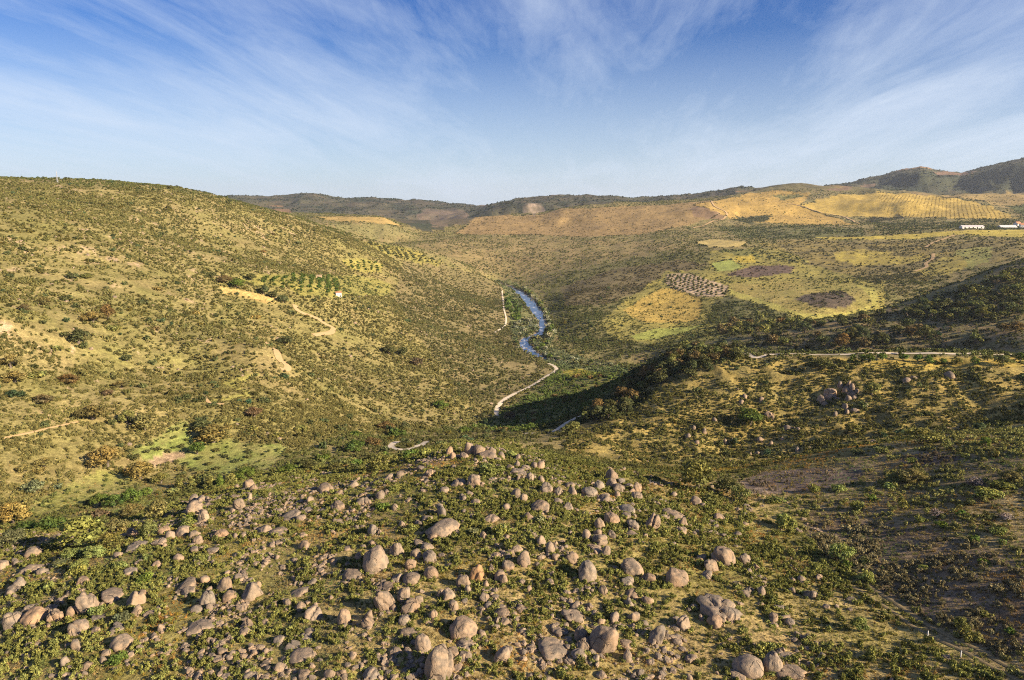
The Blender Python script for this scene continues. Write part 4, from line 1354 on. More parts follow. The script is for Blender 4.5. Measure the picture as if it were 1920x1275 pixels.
# ------------------------------------------------------------------ granite
def granite_material():
    m, t = new_mat('granite')
    tc = t.add('ShaderNodeTexCoord')
    oi = t.add('ShaderNodeObjectInfo')
    g = t.add('ShaderNodeNewGeometry')
    pos = g.outputs['Position']
    grain = t.noise(pos, 5.0, 4.0, 0.7)
    patch = t.noise(pos, 0.55, 6.0, 0.65, 0.4)
    big = t.noise(pos, 0.16, 3.0, 0.5)
    col = t.mix(t.ramp(patch, 0.36, 0.66), (0.34, 0.26, 0.19, 1), (0.175, 0.148, 0.125, 1))
    col = t.mix(t.ramp(big, 0.45, 0.65, 0.0, 0.6), col, (0.36, 0.25, 0.165, 1))
    # lichen and weather stain, mostly on the upper faces
    sep = t.add('ShaderNodeSeparateXYZ'); t.put(sep.inputs[0], g.outputs['Normal'])
    up = t.math('ADD', t.ramp(sep.outputs[2], -0.1, 0.9, -0.16, 0.12), t.noise(pos, 1.1, 6.0, 0.7))
    col = t.mix(t.ramp(up, 0.48, 0.64, 0.0, 0.72), col, (0.100, 0.092, 0.084, 1))
    # joints: thin dark fissures wandering over the rock
    vo = t.add('ShaderNodeTexVoronoi', feature='DISTANCE_TO_EDGE')
    wv = t.add('ShaderNodeVectorMath', operation='ADD')
    ns = t.add('ShaderNodeTexNoise'); t.put(ns.inputs['Vector'], pos); ns.inputs['Scale'].default_value = 0.6; ns.inputs['Detail'].default_value = 3.0
    t.put(wv.inputs[0], pos); t.put(wv.inputs[1], ns.outputs['Color'])
    t.put(vo.inputs['Vector'], t.vmul(wv.outputs[0], (0.24, 0.24, 0.13)))
    vo.inputs['Scale'].default_value = 1.0
    fis = t.ramp(vo.outputs[0], 0.006, 0.026, 1.0, 0.0)
    fis = t.math('MULTIPLY', fis, t.ramp(t.noise(pos, 0.25, 2.0), 0.47, 0.56))
    col = t.mix(t.math('MULTIPLY', fis, 0.75), col, (0.05, 0.043, 0.038, 1))
    pale = t.noise(pos, 1.9, 5.0, 0.7)
    col = t.mix(t.ramp(pale, 0.60, 0.72, 0.0, 0.5), col, (0.46, 0.41, 0.34, 1))
    col = t.mix(t.ramp(grain, 0.3, 0.7, 0.0, 0.35), col, (0.17, 0.15, 0.13, 1))
    col = t.mix(1.0, col, (1.06, 1.0, 0.90, 1), 'MULTIPLY')
    col = t.mix(1.0, col, oi.outputs['Color'], 'MULTIPLY')
    h = t.math('SUBTRACT', t.math('ADD', t.math('MULTIPLY', grain, 0.35), patch), t.math('MULTIPLY', fis, 0.6))
    finish(t, principled(t, col, 0.88, 0.2, h, 0.9, 0.5))


granite_material()

_ICO = {}
for _s in (2, 3, 4):
    _bm = bmesh.new()
    bmesh.ops.create_icosphere(_bm, subdivisions=_s, radius=1.0)
    _bm.verts.ensure_lookup_table()
    _V = np.array([v.co[:] for v in _bm.verts])
    _F = np.array([[v.index for v in f.verts] for f in _bm.faces])
    _V /= np.linalg.norm(_V, axis=1)[:, None]
    _ICO[_s] = (_V, _F)
    _bm.free()


def boulder_shape(seed, sub=3, form='round', crack=0):
    """a weathered granite block inside about a unit ball"""
    g = np.random.default_rng(seed)
    D, F = _ICO[sub]
    ex = {'round': 2.2, 'block': 3.0, 'slab': 2.8, 'egg': 2.0, 'jag': 2.6}[form]
    r = (np.abs(D) ** ex).sum(1) ** (-1.0 / ex)
    npl = {'round': 7, 'block': 11, 'slab': 7, 'egg': 3, 'jag': 13}[form]
    lo = {'round': 0.74, 'block': 0.58, 'slab': 0.66, 'egg': 0.86, 'jag': 0.52}[form]
    soft = {'round': 22.0, 'block': 60.0, 'slab': 40.0, 'egg': 13.0, 'jag': 70.0}[form]
    acc = np.exp(-soft * r)
    for _ in range(npl):
        n = g.normal(size=3); n /= np.linalg.norm(n)
        h = lo + (1.02 - lo) * g.random()
        c = D @ n
        rp = np.where(c > 0.08, h / np.maximum(c, 0.08), 9.0)
        acc += np.exp(-soft * np.minimum(rp, 4.0))
    r = -np.log(acc) / soft
    off = g.random(3) * 50
    r *= 1 + 0.24 * fbm(D * 1.25 + off, 3) + 0.07 * fbm(D * 3.6 + off, 3)
    if form == 'egg':
        r *= 1 - 0.13 * np.clip(D[:, 2], -1, 1)
    P = D * r[:, None]
    for _ in range(crack):
        n = g.normal(size=3); n[2] *= 0.45; n /= np.linalg.norm(n)
        s = P @ n - g.normal() * 0.22 + 0.07 * fbm(D * 3.0 + off + 9, 2)
        P = P * (1 - 0.30 * np.exp(-(s / 0.065) ** 2))[:, None]
        P = P + n[None] * (np.where(s > 0, 0.02, -0.02) * (1 - np.exp(-(s / 0.1) ** 2)))[:, None]
    return P, F


BOULDERS = []
SMALL_ROCKS = []


def place_boulder(u, v, w, h, seed, label=None, form=None, crack=None, roll=None):
    g = np.random.default_rng(seed)
    th_px = h
    foot0 = hit(u, v + 0.2 * h)[0]
    if np.isnan(foot0[0]):
        return
    uu, vv, dep = to_pix(foot0)
    m = dep[0] / FPX
    dist = math.hypot(foot0[0], foot0[1])
    th = math.atan2(CAM_H - foot0[2], dist)
    a = 0.5 * w * m
    H = h * m
    b = a * (0.80 + 0.35 * g.random())
    if form == 'slab' or (form is None and h / w < 0.55):
        b = a * (1.0 + 0.3 * g.random())
    b = min(b, H / (1.9 * math.sin(th)))
    tt = H - 0.8 * b * math.sin(th)
    c2 = tt * tt - (b * math.sin(th)) ** 2
    c = math.sqrt(max(c2, 0.0)) / math.cos(th)
    c = min(max(c, 0.40 * a), 1.9 * a)
    if form == 'slab':
        c = min(c, 0.55 * a)
    vb = v + 0.5 * h - 0.8 * b * math.sin(th) / m
    foot = hit(u, vb)[0]
    if form is None:
        q = h / w
        form = 'slab' if q < 0.55 else ('egg' if q > 1.15 and g.random() < 0.6 else ('round' if g.random() < (0.42 if w > 22 else 0.2) else ('block' if g.random() < 0.7 else 'jag')))
    if crack is None:
        crack = int(g.random() * 2.4) if w > 18 else 0
    BOULDERS.append(dict(u=u, v=v, w=w, h=h, seed=seed, a=a, b=b, c=c, foot=foot, form=form, crack=crack, label=label,
                         roll=roll if roll is not None else g.normal() * 0.12, yaw=g.normal() * 0.35, tone=0.86 + 0.28 * g.random(), warm=g.normal() * 0.035))


R3 = (960, 875, 3.1875)
R2 = (480, 875, 3.1875)
R1 = (0, 875, 3.1875)
R4 = (1440, 875, 3.1875)
# (x, y, w, h) in the enlarged view; a string names the ones that stand out; a dict sets the shape
BOULDER_LIST = [
    (R3, [
        (447, 632, 118, 118, 'round grey boulder with a pale pointed lower end', 'round pointed boulder', dict(form='egg', crack=0)),
        (355, 548, 95, 70, 'tan wedge boulder behind the round pointed boulder', 'tan wedge boulder', dict(form='block')),
        (716, 602, 145, 85, 'wide flat-domed grey boulder in the middle of the hilltop', 'flat-domed boulder', dict(form='round', crack=0)),
        (985, 668, 140, 105, 'round domed boulder with a tan underside, right of the flat dome', 'round domed boulder', dict(form='round', crack=0)),
        (810, 665, 90, 60), (690, 690, 90, 55),
        (1258, 545, 135, 105, 'big boulder split across its top, farthest right of the upper hilltop', 'split-topped boulder', dict(form='round', crack=2)),
        (1190, 598, 95, 70), (1130, 545, 60, 50), (1460, 600, 60, 55), (1415, 630, 45, 35), (1400, 550, 70, 60), (545, 740, 52, 50), (715, 760, 100, 50), (698, 808, 65, 60), (810, 795, 75, 60),
        (835, 840, 50, 30),
        (1240, 830, 230, 170, 'broad cracked slab breaking into pieces at its lower end', 'broad cracked slab', dict(form='slab', crack=3)),
        (1300, 900, 90, 60), (1210, 925, 90, 70), (1090, 840, 55, 35),
        (1035, 935, 95, 80, 'twin-peaked tan boulder left of the broad cracked slab', 'twin-peaked boulder', dict(form='block', crack=1)),
        (370, 830, 90, 60), (370, 885, 150, 70, 'cracked tan ledge of rock with a dark hollow above', 'cracked ledge', dict(form='slab', crack=2)),
        (610, 905, 75, 60), (720, 895, 85, 60), (535, 925, 55, 40), (490, 880, 60, 40), (720, 955, 65, 35), (795, 938, 55, 35), (660, 958, 40, 25), (290, 985, 100, 50),
        (245, 1085, 170, 110, 'broad low boulder with a scooped face near the bottom', 'scooped boulder', dict(form='slab', crack=1)),
        (265, 1135, 90, 50), (410, 1005, 90, 80), (415, 1065, 90, 80, 'middle block of a column of stacked rocks', 'rock column', dict(form='block', crack=1)), (400, 1125, 100, 60),
        (540, 1030, 160, 160, 'large smooth leaning boulder beside the column of stacked rocks', 'large leaning boulder', dict(form='egg', crack=0, roll=0.5)),
        (500, 1140, 50, 50), (865, 998, 95, 100, 'upright grey boulder with a flat shaded left face', 'upright grey boulder', dict(form='block')), (690, 1132, 55, 65), (680, 1060, 90, 50), (1070, 1148, 80, 50),
        (1410, 1200, 190, 110, 'wide dome left of the tall smooth boulder at the bottom', 'wide bottom dome', dict(form='round', crack=0)), (1345, 1245, 100, 60), (320, 1205, 45, 35), (50, 838, 75, 45), (70, 555, 80, 80, 'humped tan boulder on the edge of the rubble patch', 'humped tan boulder', dict(form='egg')),
        (230, 635, 50, 40), (60, 685, 50, 35), (230, 690, 50, 40), (100, 730, 40, 35), (155, 580, 40, 40), (265, 540, 50, 40), (228, 480, 60, 85, 'narrow upright egg-shaped boulder in the centre', 'upright egg boulder', dict(form='egg', crack=0)),
        (175, 440, 50, 60), (30, 490, 65, 60), (560, 505, 55, 55), (500, 490, 100, 50), (525, 440, 85, 65), (515, 395, 80, 50), (445, 410, 55, 60),
        (522, 345, 65, 70, 'pear-shaped boulder with a small knob on top', 'pear-shaped boulder', dict(form='egg')), (595, 405, 50, 45), (595, 312, 88, 75, 'smooth round boulder right of the pear-shaped one', 'smooth round boulder', dict(form='round', crack=0)),
        (678, 248, 100, 75, 'pale tilted slab above the smooth round boulder', 'pale tilted slab', dict(form='slab', roll=-0.4)), (685, 290, 60, 40), (725, 355, 90, 65), (715, 400, 70, 40),
        (835, 318, 85, 110, 'tall leaning boulder beside a round green bush', 'tall leaning boulder', dict(form='block', roll=0.2)), (985, 290, 110, 60), (1025, 330, 50, 60), (1010, 378, 65, 45), (930, 270, 80, 40),
        (1238, 303, 70, 50), (1195, 328, 60, 30), (1350, 408, 50, 35), (1105, 200, 75, 65, 'dark shaded boulder below the large gully oak', 'dark shaded boulder', dict(form='block')), (1140, 220, 35, 50), (965, 165, 45, 35),
        (170, 240, 115, 65, 'low pale dome above a dark bush right of centre', 'low pale dome', dict(form='round', crack=0)), (190, 280, 100, 40), (330, 240, 70, 50), (275, 205, 80, 40), (262, 145, 95, 60), (205, 130, 75, 60), (265, 185, 60, 40), (345, 110, 60, 40),
        (360, 150, 70, 50), (460, 155, 100, 60, 'widest block in the boulder pile on the right crest', 'crest pile', dict(form='round', crack=1)), (440, 180, 70, 50), (520, 115, 60, 55), (545, 190, 100, 55), (595, 55, 80, 70, 'topmost boulder of the pile on the right crest', 'crest pile top', dict(form='round')),
        (655, 85, 60, 40), (640, 130, 80, 60), (700, 110, 50, 40), (720, 140, 70, 40), (755, 130, 60, 60), (745, 175, 80, 50), (595, 105, 60, 60), (630, 165, 40, 40), (20, 160, 60, 60), (70, 190, 50, 45), (35, 35, 100, 50), (40, 70, 40, 35), (110, 60, 50, 60),
        (175, 75, 45, 40), (80, 10, 60, 40), (100, 300, 60, 50), (165, 330, 50, 30), (780, 450, 40, 25), (965, 465, 40, 30), (1335, 440, 30, 30), (1165, 650, 80, 50), (1490, 745, 50, 60), (1400, 760, 70, 40), (240, 890, 40, 25), (90, 290, 60, 30)]),
    (R2, [
        (720, 560, 165, 130, 'huge rounded boulder with a tan lower face, left of centre', 'huge tan-faced boulder', dict(form='round', crack=0)),
        (843, 498, 85, 75, 'round boulder touching the upper right of the huge tan-faced one', 'touching round boulder', dict(form='round', crack=0)), (610, 535, 45, 60), (580, 645, 130, 65, 'reddish flat-topped boulder below the huge tan-faced one', 'reddish flat boulder', dict(form='slab')), (700, 635, 70, 30),
        (1115, 370, 190, 105, 'long loaf-shaped boulder streaked with pale stains', 'loaf-shaped boulder', dict(form='round', crack=0, roll=-0.18)), (1055, 420, 65, 50), (1115, 262, 75, 85, 'square-sided upright block behind the loaf-shaped boulder', 'square block', dict(form='block')),
        (1020, 310, 85, 50), (975, 335, 60, 40), (1405, 305, 100, 50), (1420, 340, 90, 60), (1360, 415, 45, 45), (985, 455, 80, 40), (1020, 485, 85, 50), (955, 525, 75, 65), (1035, 540, 85, 65), (925, 585, 70, 60), (845, 662, 85, 60),
        (925, 670, 110, 70, 'smooth oval boulder leaning over a dark gap, below the stacked group', 'smooth oval boulder', dict(form='egg', roll=-0.3)), (1045, 635, 85, 70), (775, 720, 120, 55), (780, 805, 115, 110, 'large boulder split off along its left side', 'side-split boulder', dict(form='round', crack=1, roll=-0.4)),
        (725, 795, 45, 60), (830, 845, 55, 45), (885, 765, 80, 90), (930, 835, 140, 90, 'pile of broken cracked slabs right of the side-split boulder', 'broken slabs', dict(form='jag', crack=2)), (975, 800, 60, 70), (895, 910, 80, 60),
        (528, 885, 85, 130, 'tall egg-shaped boulder standing alone at the lower left', 'tall egg boulder', dict(form='egg', crack=0)), (350, 880, 120, 90), (270, 840, 60, 50), (680, 890, 60, 60), (675, 930, 75, 70), (920, 995, 110, 55),
        (1000, 1055, 95, 110, 'dark upright boulder beside a shaded slab near the bottom', 'dark upright boulder', dict(form='egg', crack=0)), (920, 1080, 60, 130, 'narrow slab in deep shade left of the dark upright boulder', 'shaded slab', dict(form='slab')),
        (1238, 970, 165, 120, 'big slanted boulder with a bowed top edge near the bottom', 'big slanted boulder', dict(form='round', crack=0, roll=-0.35)), (1355, 1000, 50, 45), (1380, 1050, 35, 30), (1250, 1060, 130, 70), (1095, 1185, 165, 180, 'huge bulging boulder cut by the bottom of the rock pile', 'huge bulging boulder', dict(form='round', crack=1)),
        (1180, 1110, 80, 60), (1250, 1130, 90, 60), (1230, 1155, 60, 50), (1470, 1125, 85, 95, 'lone egg-shaped boulder tilted right near the bottom', 'lone tilted egg', dict(form='egg', crack=0, roll=0.4)), (1260, 1235, 45, 35), (690, 1245, 100, 70), (630, 1200, 40, 40), (520, 1240, 90, 70), (440, 1235, 70, 60),
        (280, 1130, 170, 80, 'long flat pale outcrop at the lower left', 'long pale outcrop', dict(form='slab', crack=1)), (290, 1240, 80, 60), (145, 1195, 80, 70), (230, 1080, 110, 50), (300, 1020, 100, 50), (330, 985, 80, 40), (140, 1030, 80, 60), (60, 1110, 60, 50), (1245, 685, 90, 75), (1320, 640, 90, 85, 'orange-stained angular boulder in the centre', 'orange boulder', dict(form='block', orange=1)),
        (1270, 735, 50, 60), (1145, 770, 90, 65), (1105, 755, 50, 60), (1365, 775, 75, 65), (1375, 705, 40, 45), (1250, 795, 50, 40), (1395, 830, 55, 40), (1455, 635, 65, 100, 'narrow upright boulder in front of a wide dome', 'narrow upright boulder', dict(form='egg')), (1482, 670, 50, 65), (1500, 575, 90, 75), (1410, 605, 50, 50),
        (1440, 530, 80, 40), (1520, 505, 50, 40), (1470, 880, 100, 60), (1485, 930, 55, 45), (1180, 835, 60, 60), (1150, 590, 60, 30), (1305, 85, 95, 70, 'solitary smooth dome on the upper hilltop', 'solitary dome', dict(form='round', crack=0)), (1350, 105, 40, 35), (1210, 95, 90, 45), (1125, 140, 60, 40),
        (1000, 10, 80, 30), (1040, 38, 60, 45), (745, 170, 60, 55), (785, 155, 40, 35), (650, 205, 90, 50), (680, 170, 60, 40), (675, 135, 60, 30), (405, 130, 110, 60, 'pointed rock hump on the upper left of the hilltop', 'pointed hump', dict(form='block')), (500, 155, 70, 45), (580, 105, 80, 55), (800, 60, 70, 40), (860, 45, 60, 40),
        (325, 190, 40, 60), (490, 235, 85, 50), (400, 258, 50, 25), (215, 285, 120, 70, 'sloping rock outcrop with a shaded left edge', 'sloping outcrop', dict(form='slab', roll=-0.4)), (310, 260, 80, 35), (270, 305, 60, 40), (50, 370, 90, 60), (130, 390, 120, 40), (275, 410, 60, 35), (830, 240, 40, 45), (1235, 185, 60, 50),
        (1280, 160, 50, 30), (1310, 215, 60, 40), (1245, 265, 40, 30), (700, 380, 65, 55), (740, 390, 40, 35), (870, 340, 50, 40), (590, 325, 40, 25), (700, 460, 60, 40), (640, 475, 50, 30), (290, 470, 70, 60), (230, 560, 50, 30), (465, 565, 55, 45), (545, 585, 25, 30), (550, 485, 60, 30), (335, 695, 55, 50), (190, 810, 70, 60),
        (265, 745, 110, 60), (15, 690, 40, 80), (60, 930, 60, 40), (1060, 885, 50, 60), (1030, 920, 40, 50), (890, 1220, 70, 40), (820, 1260, 50, 35), (600, 770, 60, 25), (1500, 240, 50, 40), (1290, 290, 50, 30)]),
    (R1, [
        (1490, 110, 70, 60, 'top boulder of the pale stacked group on the left crest', 'left crest group', dict(form='round')), (1420, 120, 40, 35), (1405, 180, 55, 40), (1485, 180, 55, 50), (1430, 225, 75, 70, 'round boulder lowest in the left crest group', 'round crest boulder', dict(form='round', crack=0)), (1390, 270, 45, 40),
        (1455, 140, 60, 30), (1523, 130, 56, 52), (1160, 190, 60, 70), (1205, 195, 70, 60), (1250, 185, 40, 45), (1165, 255, 100, 80, 'largest boulder of the tight cluster on the left edge of the hill', 'left cluster', dict(form='round', crack=0)), (1235, 240, 100, 50), (1220, 300, 70, 70), (1098, 388, 90, 62, 'smooth oval boulder below the tight cluster on the left', 'left oval boulder', dict(form='egg', crack=0)),
        (1320, 405, 85, 55), (1268, 415, 35, 35), (1280, 380, 45, 35), (1165, 400, 80, 50), (1178, 440, 60, 55), (1145, 465, 50, 30), (820, 475, 105, 65, 'tan ledge boulder below the golden oaks', 'tan ledge', dict(form='slab')), (950, 450, 90, 55), (985, 470, 30, 35), (975, 375, 70, 60), (1020, 410, 60, 50), (710, 525, 60, 45), (1068, 545, 62, 42),
        (830, 570, 60, 35), (930, 585, 70, 50), (780, 620, 80, 50), (770, 645, 70, 40), (1280, 495, 70, 45), (1165, 495, 60, 35), (1210, 480, 40, 35), (1405, 415, 40, 30), (1460, 405, 40, 30), (1420, 530, 50, 30),
        (1345, 690, 85, 125, 'tall smooth leaning boulder on the left slope', 'leaning pillar boulder', dict(form='egg', crack=0, roll=0.35)), (1240, 785, 85, 110, 'upright boulder with a small head, left of the leaning pillar', 'headed boulder', dict(form='egg', roll=0.2)), (1255, 735, 50, 40), (1255, 845, 45, 45), (1375, 775, 85, 65), (1440, 665, 90, 50), (1500, 740, 130, 120),
        (1115, 700, 115, 75, 'tilted slab resting on a paler block', 'tilted resting slab', dict(form='slab', roll=-0.3)), (1120, 745, 90, 50), (1220, 680, 60, 50), (810, 795, 105, 95, 'large cracked boulder with pale face on the lower left', 'pale cracked boulder', dict(form='block', crack=2)), (845, 760, 60, 40), (820, 860, 75, 60), (900, 875, 85, 40), (670, 765, 140, 75), (665, 820, 40, 35),
        (525, 820, 110, 110, 'dark dome half in shade at the lower left', 'dark half-shaded dome', dict(form='round', roll=-0.4)), (425, 860, 60, 75), (500, 685, 80, 55), (595, 905, 90, 45), (570, 985, 65, 45), (695, 960, 100, 60), (472, 965, 115, 85, 'banded round boulder in the lower left', 'banded boulder', dict(form='round', crack=1)),
        (200, 905, 145, 95, 'large pale boulder near the left picture edge', 'large left-edge boulder', dict(form='round', crack=0, roll=-0.3)), (95, 920, 120, 110), (180, 840, 110, 70), (335, 890, 95, 85), (300, 950, 50, 45), (730, 1050, 115, 80, 'smooth dome with shaded left cheek near the bottom left', 'bottom left dome', dict(form='round', crack=0)), (690, 1045, 40, 70),
        (965, 968, 50, 55), (460, 1060, 70, 75), (405, 1070, 40, 40), (395, 1160, 60, 80), (520, 1190, 70, 50), (1200, 960, 160, 80), (1215, 1000, 80, 50), (1480, 950, 90, 70), (1460, 990, 90, 60), (1325, 1100, 75, 50), (1390, 1120, 50, 40), (130, 690, 70, 80), (80, 740, 90, 60), (180, 620, 160, 40), (250, 630, 75, 45),
        (200, 510, 90, 60), (20, 590, 60, 60), (95, 570, 60, 50), (795, 395, 60, 55), (1180, 850, 80, 50), (950, 840, 60, 40), (620, 1150, 50, 60), (1500, 1250, 90, 40), (1350, 1250, 80, 50), (690, 1210, 50, 40)]),
    (R4, [
        (25, 1160, 110, 150, 'tall smooth boulder bulging at its foot, at the bottom right', 'tall smooth boulder', dict(form='egg', crack=0)), (110, 1128, 85, 50), (150, 1230, 220, 80, 'wide flat grey slab in front of the tall smooth boulder', 'wide flat slab', dict(form='slab', crack=1)), (145, 672, 40, 45), (195, 670, 60, 50), (150, 738, 60, 40),
        (262, 755, 90, 70, 'pale knobbly rock group on the right slope', 'knobbly rock group', dict(form='jag')), (265, 790, 70, 60), (305, 660, 50, 45), (505, 800, 70, 35), (25, 905, 60, 60), (30, 940, 60, 30), (100, 900, 70, 40), (130, 930, 60, 40), (70, 840, 70, 30), (45, 705, 30, 25)]),
    (A5, [
        (728, 605, 65, 65, 'steep boulder at the left of the highest pile on the crest', 'highest crest pile', dict(form='egg', roll=-0.3)), (770, 615, 75, 60), (845, 620, 50, 45), (820, 645, 100, 50), (900, 640, 40, 40), (690, 645, 60, 40), (755, 665, 30, 30), (880, 660, 40, 30), (990, 650, 40, 40), (610, 610, 44, 60), (628, 640, 36, 50), (948, 712, 48, 40),
        (1040, 710, 55, 50), (985, 690, 40, 40), (1085, 695, 45, 50), (1120, 692, 50, 60), (1155, 710, 30, 40), (470, 710, 75, 35), (498, 737, 55, 50), (630, 705, 40, 25), (715, 718, 25, 15), (1000, 770, 30, 35), (1085, 770, 30, 35), (1127, 775, 35, 45), (280, 760, 90, 40), (340, 745, 60, 30)]),
    (A6, [      # jagged outcrops on the face of the right ridge
        (930, 235, 40, 50, 'jagged pale pinnacle of the rocky outcrop on the right ridge', 'ridge outcrop', dict(form='jag')), (955, 255, 40, 40, 'j'), (920, 265, 36, 44, 'j'), (945, 290, 40, 40, 'j'), (965, 310, 34, 34, 'j'), (930, 320, 36, 36, 'j'), (890, 240, 34, 30, 'j'), (830, 290, 64, 46, 'j'), (770, 325, 50, 40, 'j'), (800, 350, 34, 26, 'j'),
        (850, 310, 36, 30, 'j'), (915, 360, 34, 34, 'j'), (925, 390, 30, 34, 'j'), (970, 385, 40, 26, 'j'), (1030, 350, 26, 30, 'j'), (980, 270, 26, 36, 'j'), (350, 300, 26, 40, 'j'), (440, 315, 28, 36, 'j'), (330, 340, 24, 26, 'j'), (480, 400, 40, 50, 'j'), (500, 420, 26, 30, 'j'), (60, 480, 30, 40, 'j'), (120, 500, 30, 36, 'j'), (30, 530, 30, 36, 'j'),
        (75, 560, 30, 36, 'j'), (440, 545, 36, 30, 'j'), (500, 565, 26, 40, 'j'), (590, 485, 40, 30, 'j'), (650, 490, 30, 30, 'j'), (650, 600, 26, 34, 'j'), (420, 620, 22, 40, 'j'), (380, 630, 22, 30, 'j'), (710, 600, 22, 24, 'j'), (1080, 565, 50, 28, 'j'), (1060, 570, 30, 20, 'j'), (1500, 180, 44, 36, 'j'), (1300, 200, 36, 24, 'j'), (1260, 215, 36, 22, 'j'),
        (560, 540, 24, 30, 'j'), (240, 560, 24, 26, 'j'), (180, 440, 24, 26, 'j'), (860, 400, 30, 26, 'j')]),
]
_sd = 1000
LANDMARK = {}
for (ox, oy, k), items in BOULDER_LIST:
    for it in items:
        _sd += 1
        u, v, w, h = ox + it[0] / k, oy + it[1] / k, it[2] / k, it[3] / k
        if any((u - b['u']) ** 2 + (v - b['v']) ** 2 < (0.22 * (w + b['w'])) ** 2 for b in BOULDERS):
            continue
        kw = {}; label = None; orange = False; jag = False
        if len(it) == 5:
            kw = dict(form='jag', roll=0.0); jag = True
        elif len(it) > 5:
            label = it[4]; kw = dict(it[6]); orange = kw.pop('orange', 0)
        place_boulder(u, v, w, h, _sd, label, **kw)
        b = BOULDERS[-1]
        b['short'] = it[5] if len(it) > 5 else None
        b['orange'] = orange
        b['jag'] = jag
        if jag:
            b['a'] *= 1.3; b['b'] *= 1.3; b['c'] *= 1.15; b['tone'] *= 1.2

# size in the photograph decides which are things of their own
BOULDERS.sort(key=lambda b: -b['w'] * b['h'])
MANY = [b for b in BOULDERS if b['label']] + [b for b in BOULDERS if not b['label']]
THINGS, REST = MANY[:300], MANY[300:]


def boulder_world(b, sub):
    P, F = boulder_shape(b['seed'], sub, b['form'], b['crack'])
    P = P * np.array([b['a'], b['b'], b['c']])
    cr, sr = math.cos(b['roll']), math.sin(b['roll'])
    P = np.stack([P[:, 0] * cr + P[:, 2] * sr, P[:, 1], -P[:, 0] * sr + P[:, 2] * cr], 1)
    cy, sy = math.cos(b['yaw']), math.sin(b['yaw'])
    P = np.stack([P[:, 0] * cy - P[:, 1] * sy, P[:, 0] * sy + P[:, 1] * cy, P[:, 2]], 1)
    top = P[:, 2].max()
    lift = {'egg': 0.26, 'round': 0.14, 'block': 0.02, 'slab': -0.06, 'jag': -0.08}[b['form']]
    P[:, 2] = np.maximum(P[:, 2] + lift * top, -0.75 * b['c'])
    return P, F


def jag_sharpen(me):
    me.polygons.foreach_set('use_smooth', np.zeros(len(me.polygons), bool))


for b in THINGS:
    P, F = boulder_world(b, 4 if b['w'] > 26 else 3)
    me = mesh_np('boulder', P, F, 'granite', smooth=not b['jag'])
    ob = link_mesh('boulder', me)
    ob.location = b['foot']
    t = b['tone']
    ob.color = (t * (1 + b['warm']), t, t * (1 - b['warm']), 1)
    if b['orange']:
        ob.color = (1.22 * t, 1.0 * t, 0.74 * t, 1)
    ob['category'] = 'boulder'
    ob['group'] = 'rocks of the ridge outcrops' if b['jag'] else 'granite boulders on the hilltop'
    b['ob'] = ob
if REST:
    VV, FF, n0 = [], [], 0
    for b in REST:
        P, F = boulder_world(b, 2)
        VV.append(P + b['foot']); FF.append(F + n0); n0 += len(P)
    ob = link_mesh('small_boulders', mesh_np('small_boulders', np.concatenate(VV), np.concatenate(FF), 'granite'))
    ob['kind'] = 'stuff'
    ob['label'] = 'small granite rocks scattered between the boulders'

# ---- names for the ones that do not stand out: by size, shape and the nearest landmark
def size_word(b):
    s = math.sqrt(b['w'] * b['h'])
    return 'large' if s > 30 else 'mid-sized' if s > 20 else 'small' if s > 14 else 'little'


def shape_word(b):
    q = b['h'] / b['w']
    if b['jag']:
        return 'upright jagged' if q > 1.1 else 'jagged'
    if q < 0.52:
        return 'low flat'
    if q < 0.72:
        return 'low broad'
    if q > 1.12:
        return 'upright'
    return {'round': 'rounded', 'block': 'angular', 'slab': 'low broad', 'egg': 'rounded', 'jag': 'jagged'}[b['form']]


def side_word(du, dv):
    if abs(du) > 2.2 * abs(dv):
        return 'left of' if du < 0 else 'right of'
    if abs(dv) > 2.2 * abs(du):
        return 'behind' if dv < 0 else 'in front of'
    return ('behind-' if dv < 0 else 'front-') + ('left of' if du < 0 else 'right of')


def describe(items, marks, make):
    """items without a label get: <make(item)> <side> <landmark>, made unique by order outwards"""
    byl = {}
    for b in items:
        if b.get('label'):
            continue
        m = min(marks, key=lambda q: (q['u'] - b['u']) ** 2 + (1.4 * (q['v'] - b['v'])) ** 2)
        base = (make(b), side_word(b['u'] - m['u'], b['v'] - m['v']), m['short'])
        b['_d'] = math.hypot(m['u'] - b['u'], m['v'] - b['v'])
        byl.setdefault(base, []).append(b)
    for (what, side, short), bs in byl.items():
        bs.sort(key=lambda b: b['_d'])
        for k, b in enumerate(bs):
            n = len(bs)
            if n == 1:
                b['label'] = '%s %s the %s' % (what, side, short)
            elif k == 0:
                b['label'] = 'nearest %s %s the %s' % (what, side, short)
            elif k == n - 1:
                b['label'] = 'farthest %s %s the %s' % (what, side, short)
            elif k < 5:
                b['label'] = '%s %s %s the %s' % (('second', 'third', 'fourth', 'fifth')[k - 1] + ' nearest', what, side, short)
            else:
                b['label'] = '%s far out %s the %s' % (what, side, short)


MARKS = [b for b in THINGS if b['short']]
describe(THINGS, MARKS, lambda b: '%s %s %s' % (size_word(b), shape_word(b), 'rock' if b['jag'] else 'boulder'))
for b in THINGS:
    b['ob']['label'] = b['label']

